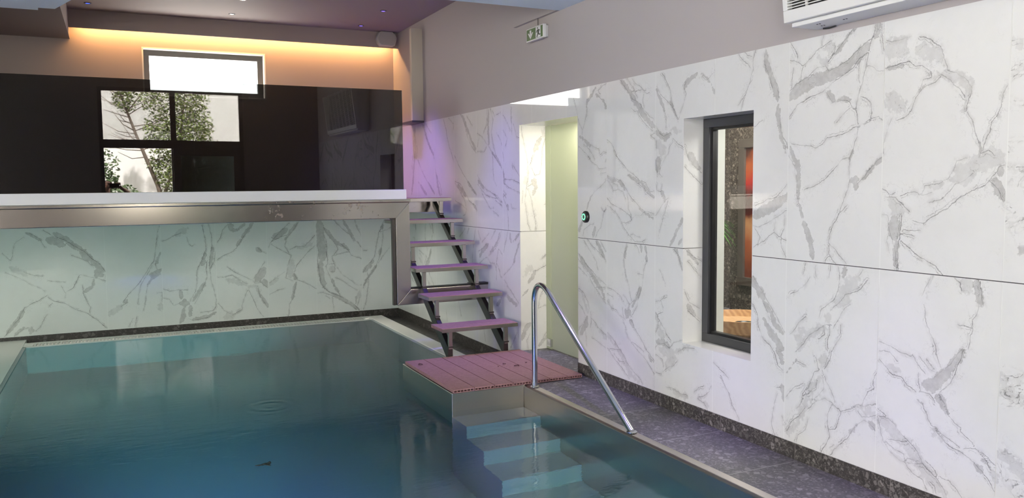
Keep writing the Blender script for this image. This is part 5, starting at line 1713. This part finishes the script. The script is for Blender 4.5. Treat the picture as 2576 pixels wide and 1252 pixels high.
# ---------------------------------------------------------------- photographer, seen mirrored in the dark glass
SKIN = mat('skin', (0.62, 0.36, 0.27), 0.55); SHIRT = mat('shirt_cloth', (0.20, 0.22, 0.26), 0.85); JEANS = mat('trouser_cloth', (0.06, 0.07, 0.10), 0.9); HAIR = mat('hair', (0.07, 0.045, 0.03), 0.6)
def skin_mesh(nodes, edges, root, sub=2):
    me = bpy.data.meshes.new('tmp'); me.from_pydata([n[0] for n in nodes], edges, [])
    o = bpy.data.objects.new('tmp', me); COL.objects.link(o)
    o.modifiers.new('s', 'SKIN'); m2 = o.modifiers.new('u', 'SUBSURF'); m2.levels = sub
    for i, n in enumerate(nodes):
        sv = me.skin_vertices[0].data[i]; sv.radius = n[1] if isinstance(n[1], tuple) else (n[1], n[1]); sv.use_root = (i == root)
    bpy.context.view_layer.update()
    dg_ = bpy.context.evaluated_depsgraph_get(); ev = o.evaluated_get(dg_)
    r = bpy.data.meshes.new_from_object(ev)
    bpy.data.objects.remove(o)
    return r
PX, PY = -0.13, -0.47
N = [((PX, PY, 0.92), (0.15, 0.11)), ((PX, PY, 1.08), (0.13, 0.095)), ((PX, PY, 1.24), (0.15, 0.10)), ((PX, PY + 0.01, 1.335), (0.10, 0.07)), ((PX, PY + 0.02, 1.39), 0.05), ((PX, PY + 0.03, 1.45), 0.06), ((PX, PY + 0.035, 1.52), (0.076, 0.092)), ((PX, PY + 0.03, 1.58), (0.07, 0.082)),
     ((PX - 0.17, PY + 0.02, 1.30), 0.055), ((PX - 0.22, -0.37, 1.21), 0.042), ((-0.150, -0.225, 1.405), 0.033), ((-0.10, -0.075, 1.475), 0.026),
     ((PX + 0.17, PY + 0.02, 1.30), 0.055), ((PX + 0.40, -0.36, 1.27), 0.042), ((PX + 0.30, -0.20, 1.405), 0.035), ((0.075, -0.075, 1.475), 0.026),
     ((PX - 0.10, PY, 0.84), 0.09), ((PX - 0.11, PY + 0.02, 0.47), 0.06), ((PX - 0.11, PY, 0.09), 0.042), ((PX - 0.12, PY + 0.15, 0.025), 0.035),
     ((PX + 0.10, PY, 0.84), 0.09), ((PX + 0.11, PY + 0.02, 0.47), 0.06), ((PX + 0.11, PY, 0.09), 0.042), ((PX + 0.12, PY + 0.15, 0.025), 0.035),
     ((-0.095, -0.055, 1.50), (0.030, 0.018)), ((0.065, -0.055, 1.50), (0.030, 0.018))]
E_ = [(0, 1), (1, 2), (2, 3), (3, 4), (4, 5), (5, 6), (6, 7), (3, 8), (8, 9), (9, 10), (10, 11), (11, 24), (3, 12), (12, 13), (13, 14), (14, 15), (15, 25), (0, 16), (16, 17), (17, 18), (18, 19), (0, 20), (20, 21), (21, 22), (22, 23)]
me = skin_mesh(N, E_, 0)
bmx = bmesh.new(); bmx.from_mesh(me)
# fingers, thumbs, nose, ears joined into the same mesh
def fing(pts, rad):
    m_ = skin_mesh([(p_, r_) for p_, r_ in zip(pts, rad)], [(i, i + 1) for i in range(len(pts) - 1)], 0, 2); bmx.from_mesh(m_)
for sgn_, bx_ in ((-1, -0.092), (1, 0.062)):
    for k in range(4):
        x_ = bx_ - sgn_ * (0.022 - k * 0.0) * (0.3 + 0.0 * k); zz = 1.535 - k * 0.0
        fx = bx_ + sgn_ * (0.012 - 0.016 * k)
        L = (0.030, 0.036, 0.034, 0.026)[k]
        fing([(fx, -0.062, 1.508), (fx - sgn_ * 0.004, -0.050, 1.545), (fx - sgn_ * 0.008, -0.030, 1.549), (fx - sgn_ * 0.010, -0.0165, 1.549 - L * 0.45)], [0.009, 0.0085, 0.008, 0.007])
    fing([(bx_, -0.062, 1.482), (bx_ - sgn_ * 0.015, -0.055, 1.458), (bx_ - sgn_ * 0.032, -0.046, 1.458)], [0.0105, 0.0095, 0.0085])
fing([(PX, PY + 0.115, 1.535), (PX, PY + 0.136, 1.508), (PX, PY + 0.118, 1.500)], [0.009, 0.013, 0.008])
for sgn_ in (-1, 1): fing([(PX + sgn_ * 0.074, PY + 0.02, 1.535), (PX + sgn_ * 0.083, PY + 0.012, 1.515), (PX + sgn_ * 0.074, PY + 0.02, 1.49)], [0.009, 0.012, 0.008])
bmx.to_mesh(me); bmx.free()
PERS = bpy.data.objects.new('person', me); COL.objects.link(PERS); me.materials.append(SKIN)
me.polygons.foreach_set('use_smooth', [True] * len(me.polygons))
tag(PERS, 'person holding up a phone with both hands, mirrored in the dark glass', 'person')
def garment(name, m_, keep, off):
    bq = bmesh.new(); bq.from_mesh(me)
    bmesh.ops.delete(bq, geom=[f_ for f_ in bq.faces if not keep(f_.calc_center_median())], context='FACES')
    seen, best = set(), []
    for f0 in bq.faces:
        if f0 in seen: continue
        isl, stk = [], [f0]; seen.add(f0)
        while stk:
            q = stk.pop(); isl.append(q)
            for e_ in q.edges:
                for q2 in e_.link_faces:
                    if q2 not in seen: seen.add(q2); stk.append(q2)
        if sum(q.calc_area() for q in isl) > sum(q.calc_area() for q in best): best = isl
    bs_ = set(best)
    bmesh.ops.delete(bq, geom=[f_ for f_ in bq.faces if f_ not in bs_], context='FACES')
    bmesh.ops.delete(bq, geom=[v for v in bq.verts if not v.link_faces], context='VERTS')
    bq.normal_update()
    for v in bq.verts: v.co += v.normal * off
    mm = bpy.data.meshes.new(name); bq.to_mesh(mm); bq.free(); mm.materials.append(m_)
    mm.polygons.foreach_set('use_smooth', [True] * len(mm.polygons))
    o = bpy.data.objects.new(name, mm); COL.objects.link(o); attach(o, PERS)
    sdf = o.modifiers.new('t', 'SOLIDIFY'); sdf.thickness = 0.004
    return o
garment('shirt', SHIRT, lambda c: 0.90 < c.z < 1.375 and c.y < -0.38, 0.010)
garment('trousers', JEANS, lambda c: 0.10 < c.z < 0.95 and abs(c.x - PX) < 0.3 and c.y < -0.33, 0.012)
garment('hair', HAIR, lambda c: abs(c.x - PX) < 0.1 and c.z > 1.47 and c.y < -0.30 and (c.z > 1.585 or (c.y < PY + 0.02 and c.z > 1.46)), 0.012)
for sgn_ in (-1, 1): garment('shoe', BLACK, lambda c: c.z < 0.105 and -0.60 < c.y < -0.2 and (c.x - PX) * sgn_ > 0, 0.006)
for sgn_ in (-1, 1):
    b = MB(); b.lathe([(0.012, 0.0), (0.010, 0.006), (0.0, 0.008)], (PX + sgn_ * 0.03, PY + 0.112, 1.535), 1, 14)
    b.build('eye', mat('eye', (0.05, 0.04, 0.035), 0.2), PERS)
b = MB(); b.tube([(PX - 0.024, PY + 0.108, 1.475), (PX, PY + 0.117, 1.472), (PX + 0.024, PY + 0.108, 1.475)], [0.003, 0.006, 0.003], 8); b.build('lips', mat('lips', (0.45, 0.17, 0.14), 0.5), PERS)
PH = thing('smartphone', (-0.015, -0.03, 1.505), 'black smartphone held sideways by the person, mirrored in the dark glass', 'phone')
b = MB(); b.box(-0.085, 0.058, -0.042, -0.033, 1.466, 1.540); b.build('phone_case', BLACK, PH, bevel=0.004, seg=3)
b = MB(); b.lathe([(0.008, 0.0), (0.008, 0.002), (0.0, 0.0022)], (0.025, -0.033, 1.503), 1, 20); b.build('lens', mat('lens_glass', (0.02, 0.02, 0.03), 0.1), PH)
b = MB(); b.box(-0.081, 0.054, -0.0425, -0.0419, 1.470, 1.536); b.build('screen', mat('phone_screen', (0.03, 0.03, 0.035), 0.1), PH)
